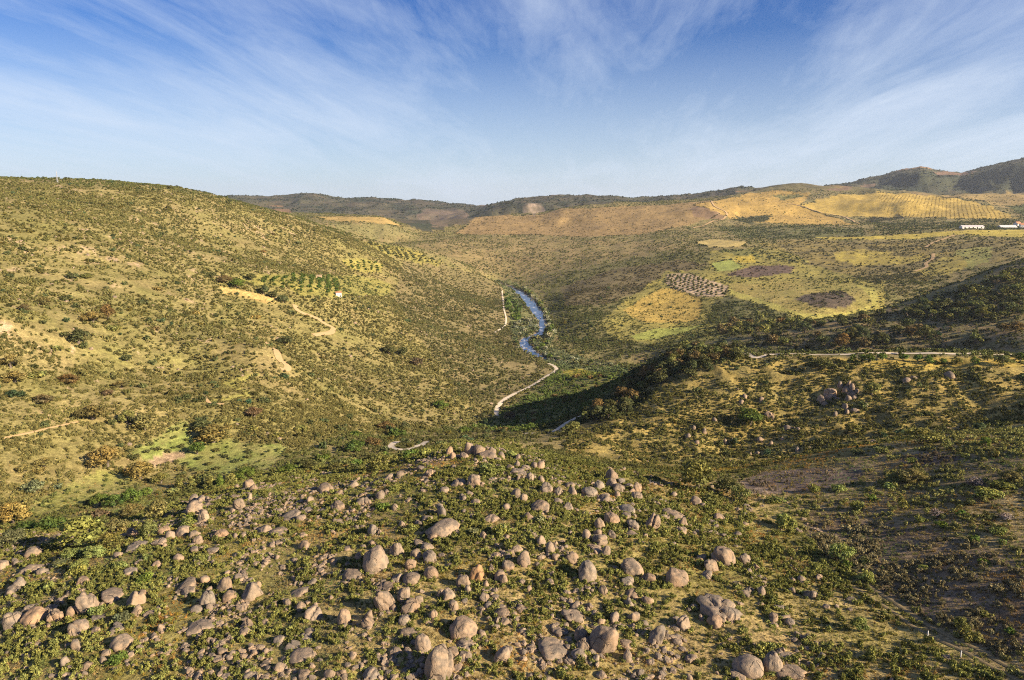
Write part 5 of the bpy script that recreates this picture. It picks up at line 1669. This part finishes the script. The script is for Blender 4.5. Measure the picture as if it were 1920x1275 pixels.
# plants that carry no label yet
PMARK = [dict(u=p['u'], v=p['v'], short=s) for p in PLANTS for s in [p['label']] if s and len(s.split()) <= 6 and p['px']]
PMARK += [dict(u=b['u'], v=b['v'], short=b['short']) for b in MARKS]
PMARK += [dict(u=634, v=550, short='white hut'), dict(u=775, v=832, short='road hairpin'), dict(u=1640, v=664, short='straight pale track'), dict(u=1800, v=1215, short='worn path'), dict(u=1490, v=900, short='ploughed strip'),
          dict(u=1800, v=1000, short='brown heath'), dict(u=400, v=750, short='small hillside clearing'), dict(u=467, v=550, short='tan field on the hillside'), dict(u=1575, v=735, short='rocky outcrop of the ridge'), dict(u=985, v=650, short='lower end of the river'), dict(u=1240, v=572, short='ochre field across the river'), dict(u=1250, v=625, short='lime green field across the river'),
          dict(u=1545, v=566, short='dark fallow patch'), dict(u=1045, v=690, short='valley road bend'), dict(u=935, v=770, short='near end of the valley road'), dict(u=1045, v=805, short='lower climbing road'), dict(u=1145, v=745, short='upper end of the climbing road'),
          dict(u=1385, v=660, short='left end of the straight track'), dict(u=1905, v=666, short='right end of the straight track'), dict(u=1915, v=487, short='far right slope skyline'), dict(u=1700, v=560, short='crest of the far right slope'), dict(u=1090, v=700, short='yellow-flowering valley patch')]
PLANTS += BELT_PLANTS
for p in PLANTS:
    p['size'] = 'small' if p['px'] < 24 else 'mid-sized' if p['px'] < 36 else 'large'
describe(PLANTS, PMARK, lambda p: '%s %s %s' % (p['size'], KIND_WORD[p['kind']], {'oak': 'tree', 'slim': 'slender tree', 'bush': 'bush'}[p['form']]))
for p in PLANTS:
    lab = p['label'].split()
    p['root']['label'] = ' '.join(lab[:16])
    p['root']['group'] = p.get('group') or {'oak': 'trees standing singly on the slopes', 'slim': 'slender trees along the stream', 'bush': 'bushes standing singly'}[p['form']]

# ------------------------------------------------------------------ buildings, mast, posts
def paint_material(name, c, rough=0.8, n_amt=0.12):
    m, t = new_mat(name)
    g = t.add('ShaderNodeNewGeometry')
    n = t.noise(g.outputs['Position'], 1.3, 5.0, 0.6)
    col = t.mix(t.ramp(n, 0.35, 0.65, 0.0, n_amt * 4), c4(c), c4([x * 0.72 for x in c]))
    finish(t, principled(t, col, rough, 0.2, n, 0.2, 0.05))


paint_material('whitewash', (0.66, 0.63, 0.58))
paint_material('roof_sheet', (0.50, 0.48, 0.50))
paint_material('roof_tile', (0.42, 0.20, 0.11))
paint_material('dark_opening', (0.05, 0.045, 0.04))
paint_material('field_stone', (0.46, 0.34, 0.22))
paint_material('white_post', (0.82, 0.80, 0.76))
paint_material('galvanised', (0.34, 0.36, 0.40))


def box_vf(x0, x1, y0, y1, z0, z1):
    V = [(x, y, z) for x in (x0, x1) for y in (y0, y1) for z in (z0, z1)]
    F = [(0, 1, 3, 2), (4, 6, 7, 5), (0, 4, 5, 1), (2, 3, 7, 6), (0, 2, 6, 4), (1, 5, 7, 3)]
    return V, F


def part(name, VF, mat, parent):
    return link_mesh(name, mesh_np(name, VF[0], VF[1], mat, smooth=False), parent)


def house(name, u, v, w, d, h, roof_h, yaw, wall_mat, roof_mat, label, cat, openings, group=None):
    """gabled block: w along its own x, d deep; openings = (name, x, z0, width, height) on the front"""
    p = hit_down([u], [v])[0]
    root = bpy.data.objects.new(name, None)
    COL.objects.link(root)
    root.location = (p[0], p[1], p[2] - 0.2)
    root.rotation_euler = (0, 0, yaw)
    root['label'] = label; root['category'] = cat
    if group:
        root['group'] = group
    x, y = w / 2, d / 2
    V = [(-x, -y, -1.5), (x, -y, -1.5), (x, y, -1.5), (-x, y, -1.5), (-x, -y, h), (x, -y, h), (x, y, h), (-x, y, h), (-x, 0, h + roof_h - 0.05), (x, 0, h + roof_h - 0.05)]
    me = bpy.data.meshes.new('wall')
    me.from_pydata(V, [], [(0, 1, 5, 4), (2, 3, 7, 6), (3, 0, 4, 8, 7), (1, 2, 6, 9, 5)])
    me.materials.append(MATS[wall_mat])
    link_mesh('wall', me, root)
    e = 0.06 * d
    k = roof_h / (d / 2)
    th = 0.03 * d
    RV, RF = [], []
    for s in (-1, 1):
        b = len(RV)
        for zz in (0.03, th):
            RV += [(-x - e, s * (y + e), h - e * k + zz), (x + e, s * (y + e), h - e * k + zz), (x + e, 0, h + roof_h + zz), (-x - e, 0, h + roof_h + zz)]
        RF += [(b, b + 1, b + 2, b + 3), (b + 4, b + 7, b + 6, b + 5), (b, b + 4, b + 5, b + 1), (b + 1, b + 5, b + 6, b + 2), (b + 2, b + 6, b + 7, b + 3), (b + 3, b + 7, b + 4, b)]
    part('roof', (RV, RF), roof_mat, root)
    for nm, ox, z0, ow, oh in openings:
        part(nm, box_vf(ox - ow / 2, ox + ow / 2, -y - 0.05, -y + 0.1, z0, z0 + oh), 'dark_opening', root)
    return root


house('hut', 635, 555, 7.6, 5.0, 5.0, 1.4, 0.35, 'whitewash', 'roof_tile', 'small white hut standing alone among the olive trees on the left hillside', 'hut', [('door', 1.8, 0, 1.1, 2.1), ('window', -1.8, 1.6, 0.9, 0.9)])
house('ruin', 598, 522, 9.0, 6.0, 5.0, 0.6, 0.2, 'field_stone', 'field_stone', 'small tan stone ruin at the upper edge of the olive grove', 'ruin', [('door', -1.4, 0, 1.6, 3.6)])
house('barn', 1821.5, 428, 74, 14, 5.5, 3.5, 0.12, 'whitewash', 'roof_sheet', 'long white barn below the golden hill at the right', 'barn', [('door', -28 + 14 * i, 0, 4.0, 4.2) for i in range(5)])
house('barn', 1888, 428, 54, 18, 4, 6, 0.05, 'whitewash', 'roof_sheet', 'grey-roofed barn at the right picture edge', 'barn', [('door', -20 + 13 * i, 0, 4.0, 3.4) for i in range(4)])
house('farmhouse', 1907, 424, 24, 14, 9, 6, 0.5, 'whitewash', 'roof_tile', 'farmhouse with a terracotta roof behind the grey-roofed barn', 'house', [('door', 0, 0, 2.0, 3.6), ('window', -7, 3, 2.4, 2.4), ('window', 7, 3, 2.4, 2.4)])
house('farmhouse', 1918, 427, 20, 12, 10, 5, -0.2, 'whitewash', 'roof_tile', 'white farmhouse cut by the right picture edge', 'house', [('door', 0, 0, 1.8, 3.4), ('window', -5.5, 3.5, 2.0, 2.2)])

# lattice mast on the left skyline
def mast():
    p = hit_down([108], [343])[0]
    H = 17.0
    root = bpy.data.objects.new('lattice_mast', None)
    COL.objects.link(root)
    root.location = p
    root['label'] = 'thin grey lattice mast on the left hillside skyline'; root['category'] = 'mast'
    legs = []
    for k in range(3):
        a = k * 2.094 + 0.4
        me = limb_mesh('leg', [[(1.0 * math.cos(a), 1.0 * math.sin(a), -1.0, 0.30), (0.5 * math.cos(a), 0.5 * math.sin(a), H, 0.24)]], 'galvanised', 5)
        link_mesh('leg', me, root)
    br = []
    for i in range(12):
        z0, z1 = i * H / 12, (i + 1) * H / 12
        for k in range(3):
            a, b = k * 2.094 + 0.4, (k + 1) * 2.094 + 0.4
            r0, r1 = 1.0 - 0.5 * z0 / H, 1.0 - 0.5 * z1 / H
            br.append([(r0 * math.cos(a), r0 * math.sin(a), z0, 0.11), (r1 * math.cos(b), r1 * math.sin(b), z1, 0.11)])
    link_mesh('bracing', limb_mesh('bracing', br, 'galvanised', 4), root)
    link_mesh('antenna', limb_mesh('antenna', [[(0, 0, H - 0.5, 0.40), (0, 0, H + 1.5, 0.36), (0, 0, H + 4.5, 0.12)]], 'galvanised', 6), root)


mast()


def marker_post(u, v, hp, label):
    p = hit([u], [v])[0]
    dep = to_pix(p)[2][0]
    h = hp * dep / FPX / math.cos(math.radians(30))
    root = bpy.data.objects.new('marker_post', None)
    COL.objects.link(root)
    root.location = p
    root['label'] = label; root['category'] = 'post'; root['group'] = 'white posts by the worn path'
    link_mesh('post', limb_mesh('post', [[(0, 0, -0.4, 0.11), (0, 0, h * 0.96, 0.10), (0, 0, h, 0.05)]], 'white_post', 8), root)
    link_mesh('collar', limb_mesh('collar', [[(0, 0, 0.0, 0.16), (0, 0, 0.25, 0.15)]], 'field_stone', 8), root)


marker_post(1738.5, 1199, 16, 'white post farther up the worn path, beside the tree shadow')
marker_post(1801, 1233, 13, 'white post farther down the worn path, nearer the bottom right corner')

# ------------------------------------------------------------------ ground cover: what nobody could count
def proto_collection(name, meshes):
    c = bpy.data.collections.new(name)
    for k, me in enumerate(meshes):
        o = bpy.data.objects.new('%s_%02d' % (name, k), me)
        c.objects.link(o)
    return c


def scatter(name, label, P, scale, rot, pick, tint, coll):
    n = len(P)
    me = bpy.data.meshes.new(name)
    me.vertices.add(n)
    me.vertices.foreach_set('co', np.asarray(P, float).ravel())
    def attr(nm, typ, data, key):
        a = me.attributes.new(nm, typ, 'POINT')
        a.data.foreach_set(key, np.ascontiguousarray(data).ravel())
    attr('size', 'FLOAT_VECTOR', np.asarray(scale, float), 'vector')
    attr('turn', 'FLOAT_VECTOR', np.asarray(rot, float), 'vector')
    attr('pick', 'INT', pick.astype(np.int32), 'value')
    tc = np.ones((n, 4)); tc[:, :3] = tint
    attr('tint', 'FLOAT_COLOR', tc, 'color')
    ob = link_mesh(name, me)
    ng = bpy.data.node_groups.new(name, 'GeometryNodeTree')
    ng.interface.new_socket('Geometry', in_out='INPUT', socket_type='NodeSocketGeometry')
    ng.interface.new_socket('Geometry', in_out='OUTPUT', socket_type='NodeSocketGeometry')
    N, L = ng.nodes, ng.links
    gi, go = N.new('NodeGroupInput'), N.new('NodeGroupOutput')
    ci = N.new('GeometryNodeCollectionInfo')
    ci.inputs['Collection'].default_value = coll
    ci.inputs['Separate Children'].default_value = True
    ci.inputs['Reset Children'].default_value = True
    ip = N.new('GeometryNodeInstanceOnPoints')
    ip.inputs['Pick Instance'].default_value = True
    def named(nm, typ):
        a = N.new('GeometryNodeInputNamedAttribute'); a.data_type = typ
        a.inputs['Name'].default_value = nm
        return [s for s in a.outputs if s.enabled and s.name == 'Attribute'][0]
    L.new(gi.outputs[0], ip.inputs['Points'])
    L.new(ci.outputs[0], ip.inputs['Instance'])
    L.new(named('pick', 'INT'), ip.inputs['Instance Index'])
    er = N.new('FunctionNodeEulerToRotation')
    L.new(named('turn', 'FLOAT_VECTOR'), er.inputs[0])
    L.new(er.outputs[0], ip.inputs['Rotation'])
    L.new(named('size', 'FLOAT_VECTOR'), ip.inputs['Scale'])
    L.new(ip.outputs[0], go.inputs[0])
    md = ob.modifiers.new('cover', 'NODES')
    md.node_group = ng
    ob['kind'] = 'stuff'
    ob['label'] = label
    return ob


def ring_points(n, r0, r1, seed, half=47.0):
    n = int(n * half / 43.0)
    r0 = 104 if r0 == 118 else r0
    g = np.random.default_rng(seed)
    az = np.radians((g.random(n) * 2 - 1) * half)
    r = np.sqrt(r0 * r0 + (r1 * r1 - r0 * r0) * g.random(n))
    x, y = r * np.sin(az), r * np.cos(az)
    return x, y, g


def zone_at(x, y):
    r = np.hypot(x, y)
    a = np.clip(np.rint((np.arctan2(x, y) - AZ0) / AZ_STEP), 0, N_FINE - 1).astype(int)
    j = np.clip(np.rint(np.interp(np.log(r), LR, np.arange(N_R))), 0, N_R - 1).astype(int)
    return GZONE.reshape(N_AZ, N_R)[a, j]


def solid_mask(x, y):
    """keep clear of boulders' middles, tracks and the river"""
    ok = (river_dist(x, y) > 2.0) & (track_dist(x, y) > 0.4)
    B = np.array([(b['foot'][0], b['foot'][1], 0.80 * 0.5 * (b['a'] + b['b'])) for b in BOULDERS])
    near = np.hypot(x, y) < 460
    k = np.where(near)[0]
    for s in range(0, len(k), 20000):
        kk = k[s:s + 20000]
        d = np.hypot(x[kk][:, None] - B[None, :, 0], y[kk][:, None] - B[None, :, 1]) - B[None, :, 2]
        ok[kk] &= d.min(1) > 0
    return ok


def shrub_protos(tag, seeds, n, size, lob=6):
    out = []
    for s in seeds:
        g = np.random.default_rng(s)
        L = [(0, 0, 0.22, 0.30)]
        for i in range(lob):
            a = i * 2.399 + g.random()
            q = 0.20 + 0.16 * g.random()
            L.append((q * math.cos(a), q * math.sin(a), 0.12 + 0.28 * g.random(), 0.15 + 0.10 * g.random()))
        out.append(cloud_mesh('%s_%d' % (tag, s), 'shrub_leaves', s, L, n, size))
    return out


NEAR_C = proto_collection('shrub_near', shrub_protos('shrub_near', range(400, 407), 190, 0.085))
MID_C = proto_collection('shrub_mid', shrub_protos('shrub_mid', range(420, 425), 60, 0.17, 5))
FAR_C = proto_collection('shrub_far', shrub_protos('shrub_far', range(440, 444), 26, 0.26, 4))


def tuft_mesh(seed):
    g = np.random.default_rng(seed)
    V, F = [], []
    for i in range(16):
        a = g.random() * 6.283; r = 0.28 * math.sqrt(g.random())
        bx, by = r * math.cos(a), r * math.sin(a)
        hgt = 0.25 + 0.45 * g.random()
        ox, oy = 0.28 * g.normal(), 0.28 * g.normal()
        w = 0.05; c, s = math.cos(a + 1.57) * w, math.sin(a + 1.57) * w
        n = len(V)
        V += [(bx - c, by - s, 0), (bx + c, by + s, 0), (bx + ox * 0.5 + c * 0.6, by + oy * 0.5 + s * 0.6, hgt * 0.7), (bx + ox, by + oy, hgt)]
        F.append((n, n + 1, n + 2, n + 3))
    me = mesh_np('tuft_%d' % seed, V, F, 'shrub_leaves', smooth=False)
    ca = me.color_attributes.new('lobe', 'FLOAT_COLOR', 'POINT')
    ca.data.foreach_set('color', np.ones(len(V) * 4))
    return me


TUFT_C = proto_collection('grass_tuft', [tuft_mesh(460 + k) for k in range(4)])


def cover(name, label, n, r0, r1, seed, size, coll, n_proto, clump, thr, dens=None, tint=None, tall=1.0, vary=0.22, keep=None):
    x, y, g = ring_points(n, r0, r1, seed)
    if keep is not None:
        k = keep(x, y); x, y = x[k], y[k]
    d = grid_sample(GRID_D, x, y) if dens is None else dens(x, y)
    c = 0.5 + 0.75 * fbm2(x, y, clump, 70.0 + seed, 3) + 0.35 * fbm2(x, y, clump * 6, 71.0 + seed, 2) - 0.30 * fbm2(x, y, 130.0, 5.0, 3) + 0.25 * fbm2(x, y, 240.0, 73.0, 3)
    k = g.random(len(x)) < np.clip(d * sstep(thr - 0.22, thr + 0.22, c) * 1.15, 0, 1)
    x, y = x[k], y[k]
    k = solid_mask(x, y); x, y = x[k], y[k]
    P = np.column_stack([x, y, ground(x, y)])
    k = seen(P, 5.0 if r0 < 600 else 12.0)
    P = P[k]; x, y = P[:, 0], P[:, 1]
    m = len(P)
    s = size[0] + (size[1] - size[0]) * g.random(m) ** 2.0
    sc = np.column_stack([s, s * (0.85 + 0.3 * g.random(m)), s * tall * (0.75 + 0.5 * g.random(m))])
    rot = np.zeros((m, 3)); rot[:, 2] = g.random(m) * 6.283
    tt = grid_sample(GRID_T, x, y) if tint is None else tint(x, y, g)
    drift = 0.5 * fbm2(x, y, 22.0, 80.0, 3) + vary * (g.random(m) * 2 - 1)
    hue = 0.55 * fbm2(x, y, 28.0, 83.0, 2) + 0.5 * vary * (g.random(m) * 2 - 1)
    tt = tt * (1.55 if r1 < 600 else 1.40) * (1 + drift)[:, None] if tint is None else tt * (1 + drift)[:, None] * np.stack([1 + hue, np.ones(m), 1 - hue], 1)
    P[:, 2] -= 0.04 * s
    return scatter(name, label, P, sc, rot, g.integers(0, n_proto, m), np.clip(tt, 0.01, 0.6), coll)


cover('low_shrubs', 'low green and brown shrubs covering the near slopes', 150000, 118, 350, 11, (0.5, 1.75), NEAR_C, 7, 4.5, 0.60, tall=1.45, vary=0.35)
cover('slope_shrubs', 'scrub covering the slopes just beyond the boulder hill', 110000, 350, 560, 17, (0.8, 2.6), NEAR_C, 7, 6.0, 0.50, tall=1.3)
cover('hillside_scrub', 'dense scrub dotting the hillsides of the valley', 260000, 540, 1700, 12, (1.3, 3.8), MID_C, 5, 12.0, 0.43, tall=1.25)
cover('hilltop_bushes', 'taller bushes standing among the low shrubs of the hilltop', 2200, 118, 380, 19, (1.8, 3.4), NEAR_C, 7, 16.0, 0.60, tall=1.1)
cover('hillside_bushes', 'bigger dark bushes dotted through the hillside scrub', 9000, 420, 1700, 18, (3.2, 8.0), NEAR_C, 7, 40.0, 0.46, tall=1.0, tint=lambda x, y, g: np.tile([[0.095, 0.100, 0.036]], (len(x), 1)))
cover('far_scrub', 'scrub speckling the hills beyond the river', 200000, 1700, 4300, 13, (2.8, 6.5), FAR_C, 4, 30.0, 0.38)
cover('dry_grass', 'dry and green grass tufts between the boulders', 140000, 118, 420, 14, (0.5, 1.3), TUFT_C, 4, 4.0, 0.30,
      dens=lambda x, y: np.clip(0.25 + grid_sample(GRID_D, x, y), 0, 0.9) * (1 - sstep(330, 420, np.hypot(x, y))),
      tint=lambda x, y, g: np.where((fbm2(x, y, 12.0, 90.0, 3) > 0.05)[:, None], [[0.26, 0.19, 0.075]], [[0.17, 0.165, 0.045]]), tall=0.9, vary=0.3)


def far_dens(x, y):
    c = grid_sample(GRID_C, x, y)
    return np.clip(1.25 - c[:, 0] / 0.085, 0, 1) * 0.9


cover('far_woods', 'dark woods covering the distant hills', 70000, 4300, 9500, 15, (9.0, 17.0), FAR_C, 4, 150.0, 0.35, dens=far_dens,
      tint=lambda x, y, g: np.tile([[0.040, 0.050, 0.026]], (len(x), 1)), tall=0.9)


if THICKET:
    P = np.array([q[0] for q in THICKET]); m = len(P)
    g = np.random.default_rng(88)
    w = np.array([q[1] for q in THICKET]); h = np.array([q[2] for q in THICKET])
    scatter('oak_thicket', 'dark oaks merging into thickets on the far slopes', P, np.column_stack([w, w, h * 1.3]), np.column_stack([np.zeros(m), np.zeros(m), g.random(m) * 6.28]),
            g.integers(0, 7, m), np.array([q[3] for q in THICKET]) * (0.8 + 0.4 * g.random((m, 1))), NEAR_C)


# golden rows on the planted hill
def vine_rows():
    W = px_poly_world('1640 366 1720 366 1800 374 1858 388 1905 409 1800 409 1700 406 1660 404')
    c = W.mean(0)
    d = c / np.linalg.norm(c)
    g = np.random.default_rng(21)
    pts = []
    for i in range(-120, 121):
        j = np.arange(-900, 900, 5.0)
        lat = i * 15.0 + g.normal(size=len(j)) * 0.7
        pts.append(np.stack([c[0] + d[0] * j + d[1] * lat, c[1] + d[1] * j - d[0] * lat], 1))
    q = np.concatenate(pts)
    q = q[inside(q[:, 0], q[:, 1], W)]
    q = q[g.random(len(q)) < 0.5]
    P = np.column_stack([q, ground(q[:, 0], q[:, 1])])
    P = P[seen(P, 8.0)]
    m = len(P)
    s = 2.4 + 1.2 * g.random(m)
    scatter('vine_rows', 'straight rows of low plants combed over the golden hill', P, np.column_stack([s, s, s * 0.8]), np.column_stack([np.zeros(m), np.zeros(m), g.random(m) * 6.28]),
            g.integers(0, 4, m), np.tile([[0.30, 0.22, 0.062]], (m, 1)) * (0.8 + 0.4 * g.random((m, 1))), FAR_C)


vine_rows()

def hedges():
    g = np.random.default_rng(77)
    out = []
    for poly in EDGES:
        for a, b in zip(poly, np.roll(poly, -1, 0)):
            pa = np.array([math.sin(a[0]), math.cos(a[0])]) * math.exp(a[1]); pb = np.array([math.sin(b[0]), math.cos(b[0])]) * math.exp(b[1])
            L = np.linalg.norm(pb - pa)
            if L > 420:
                continue
            n = int(L / 5.0)
            if n < 1 or g.random() < 0.3:
                continue
            t = (np.arange(n) + g.random(n)) / n
            out.append(pa + (pb - pa) * t[:, None] + g.normal(size=(n, 2)) * 1.6)
    q = np.concatenate(out)
    q = q[g.random(len(q)) < 0.6]
    q = q[np.hypot(q[:, 0], q[:, 1]) > 420]
    P = np.column_stack([q, ground(q[:, 0], q[:, 1])])
    P = P[seen(P, 6.0)]
    m = len(P)
    r = np.hypot(P[:, 0], P[:, 1])
    s = (2.2 + 3.6 * g.random(m) ** 2) * np.clip(r / 1400, 0.7, 1.5)
    scatter('hedge_scrub', 'dark scrub grown along the field edges', P, np.column_stack([s, s, s * 0.9]), np.column_stack([np.zeros(m), np.zeros(m), g.random(m) * 6.28]),
            g.integers(0, 5, m), np.tile([[0.075, 0.080, 0.030]], (m, 1)) * (0.7 + 0.6 * g.random((m, 1))), MID_C)


hedges()

# ---- loose stones
def rock_protos(tag, seeds):
    out = []
    for s in seeds:
        P, F = boulder_shape(s, 2, 'block' if s % 2 else 'jag', 0)
        P = P * np.array([0.5, 0.42, 0.36])
        P[:, 2] += 0.10
        me = mesh_np('%s_%d' % (tag, s), P, F, 'granite', smooth=False)
        out.append(me)
    return out


ROCK_C = proto_collection('stone', rock_protos('stone', range(500, 506)))


def stones(name, label, n, r0, r1, seed, size, dens, vary=0.3):
    x, y, g = ring_points(n, r0, r1, seed)
    k = g.random(len(x)) < dens(x, y)
    x, y = x[k], y[k]
    k = (river_dist(x, y) > 2) & (track_dist(x, y) > 0.3)
    x, y = x[k], y[k]
    P = np.column_stack([x, y, ground(x, y)])
    P = P[seen(P, 3.0)]
    m = len(P)
    s = size[0] + (size[1] - size[0]) * g.random(m) ** 2.6
    rot = np.column_stack([0.3 * g.normal(size=m), 0.3 * g.normal(size=m), g.random(m) * 6.283])
    scatter(name, label, P, np.column_stack([s, s * (0.7 + 0.5 * g.random(m)), s * (0.6 + 0.6 * g.random(m))]), rot, g.integers(0, 6, m), np.ones((m, 3)), ROCK_C)


_zi = {n: i for i, n in enumerate(ZONES)}


def d_near(x, y):
    z = zone_at(x, y)
    c = fbm2(x, y, 13.0, 95.0, 3) + 0.5 * fbm2(x, y, 60.0, 96.0, 2)
    # fewer towards the right-hand side of the hilltop
    u = np.degrees(np.arctan2(x, y))
    return np.where(z == _zi['boulder_hill'], sstep(-0.05, 0.5, c) * np.interp(u, [-38, -10, 12, 24, 30], [0.9, 1.0, 0.75, 0.4, 0.1]), 0.0)


def d_hill(x, y):
    c = grid_sample(GRID_C, x, y)
    z = zone_at(x, y)
    rocky = sstep(0.29, 0.35, c[:, 0])
    loose = sstep(0.05, 0.5, fbm2(x, y, 30.0, 97.0, 3)) * 0.30
    return np.where(z == _zi['hillside'], np.clip(rocky * 0.75 + loose, 0, 1), 0.0)


def d_ridge(x, y):
    return np.where(zone_at(x, y) == _zi['ridge'], sstep(0.12, 0.5, fbm2(x, y, 26.0, 98.0, 3)) * 0.5, 0.0)


stones('loose_stones', 'loose granite stones strewn between the boulders', 90000, 118, 330, 31, (0.30, 2.4), d_near)
stones('hillside_stones', 'pale stones and rock patches showing through the hillside scrub', 60000, 330, 1500, 32, (1.1, 4.8), d_hill)
stones('ridge_stones', 'pale stones poking through the ridge scrub', 9000, 380, 700, 33, (0.8, 2.6), d_ridge)


def rubble():
    """broken pieces and shrubs gathered round the foot of the boulders"""
    g = np.random.default_rng(55)
    R, Sx, G, Sg = [], [], [], []
    for b in BOULDERS:
        rr = 0.5 * (b['a'] + b['b'])
        for k in range(int(3 + 5 * g.random())):
            a = g.random() * 6.283; q = rr * (0.95 + 0.75 * g.random() ** 1.5)
            R.append((b['foot'][0] + q * math.cos(a), b['foot'][1] + q * math.sin(a))); Sx.append(min(2.2, max(0.35, rr * (0.14 + 0.55 * g.random() ** 2.2))))
        for k in range(int(3 + 4 * g.random() + rr)):
            a = g.random() * 6.283; q = rr * (0.92 + 0.30 * g.random())
            G.append((b['foot'][0] + q * math.cos(a), b['foot'][1] + q * math.sin(a))); Sg.append(0.8 + 1.3 * g.random() ** 1.5)
    for nm, lab, Q, S, coll, npr in (('boulder_rubble', 'broken granite pieces lying against the boulders', R, Sx, ROCK_C, 6), ('boulder_shrubs', 'low shrubs growing tight against the boulders', G, Sg, NEAR_C, 7)):
        Q, S = np.array(Q), np.array(S)
        m = len(Q)
        P = np.column_stack([Q, ground(Q[:, 0], Q[:, 1])])
        if npr == 6:
            rot = np.column_stack([0.3 * g.normal(size=m), 0.3 * g.normal(size=m), g.random(m) * 6.283])
            tint = np.ones((m, 3))
        else:
            rot = np.column_stack([np.zeros(m), np.zeros(m), g.random(m) * 6.283])
            tint = grid_sample(GRID_T, Q[:, 0], Q[:, 1]) * 1.75 * (0.75 + 0.5 * g.random((m, 1)))
        scatter(nm, lab, P, np.column_stack([S, S * (0.7 + 0.5 * g.random(m)), S * (0.7 + 0.4 * g.random(m))]), rot, g.integers(0, npr, m), tint, coll)


rubble()


# rapids rocks in the river
def river_stones():
    g = np.random.default_rng(41)
    k = g.integers(0, len(RIV), 90)
    off = (g.random(90) * 2 - 1) * RIVW[k] * 0.95
    d = np.gradient(RIV, axis=0); d /= np.linalg.norm(d, axis=1)[:, None]
    q = RIV[k] + np.stack([-d[k, 1], d[k, 0]], 1) * off[:, None]
    s = 1.2 + 2.6 * g.random(90) ** 2
    P = np.column_stack([q, np.full(90, RIVER_Z + 0.1)])
    scatter('river_stones', 'stones breaking the surface of the river rapids', P, np.column_stack([s, s * 0.8, s * 0.7]), np.column_stack([np.zeros(90), np.zeros(90), g.random(90) * 6.28]), g.integers(0, 6, 90), np.ones((90, 3)), ROCK_C)


river_stones()


def bank_bushes():
    g = np.random.default_rng(43)
    n = 520
    k = g.integers(0, len(RIV), n)
    side = np.where(g.random(n) < 0.5, -1, 1)
    off = side * (RIVW[k] * 0.92 + 1.0 + 9.0 * g.random(n) ** 1.6)
    d = np.gradient(RIV, axis=0); d /= np.linalg.norm(d, axis=1)[:, None]
    q = RIV[k] + np.stack([-d[k, 1], d[k, 0]], 1) * off[:, None]
    P = np.column_stack([q, np.maximum(ground(q[:, 0], q[:, 1]), RIVER_Z)])
    s = 3.0 + 6.5 * g.random(n) ** 2
    cols = np.array([[0.10, 0.125, 0.035], [0.13, 0.135, 0.045], [0.24, 0.24, 0.15], [0.16, 0.14, 0.06], [0.07, 0.10, 0.028]])
    scatter('bank_bushes', 'bushes and reeds hanging over the river banks', P, np.column_stack([s, s, s * 1.1]), np.column_stack([np.zeros(n), np.zeros(n), g.random(n) * 6.28]), g.integers(0, 7, n), cols[g.integers(0, 5, n)], NEAR_C)


bank_bushes()

# ------------------------------------------------------------------ the air
def haze():
    me = bpy.data.meshes.new('haze')
    bm = bmesh.new()
    bmesh.ops.create_cube(bm, size=1.0)
    zlo, zhi = GZ.min() - 1.5, max(GZ.max() + 30.0, CAM_H + 40.0)
    for v in bm.verts:
        v.co = (v.co.x * 38000.0, v.co.y * 38000.0, zlo if v.co.z < 0 else zhi)
    bm.to_mesh(me); bm.free()
    ob = link_mesh('haze', me)
    m = bpy.data.materials.new('haze')
    m.use_nodes = True
    t = NT(m.node_tree)
    p = t.add('ShaderNodeVolumePrincipled')
    p.inputs['Color'].default_value = (0.80, 0.88, 1.0, 1)
    p.inputs['Density'].default_value = 2.2e-5
    p.inputs['Anisotropy'].default_value = 0.25
    o = t.add('ShaderNodeOutputMaterial')
    t.put(o.inputs['Volume'], p.outputs[0])
    m.cycles.volume_sampling = 'DISTANCE'
    m.cycles.homogeneous_volume = True
    me.materials.append(m)
    ob['kind'] = 'stuff'
    ob['label'] = 'thin blue haze in the air over the valley'


haze()
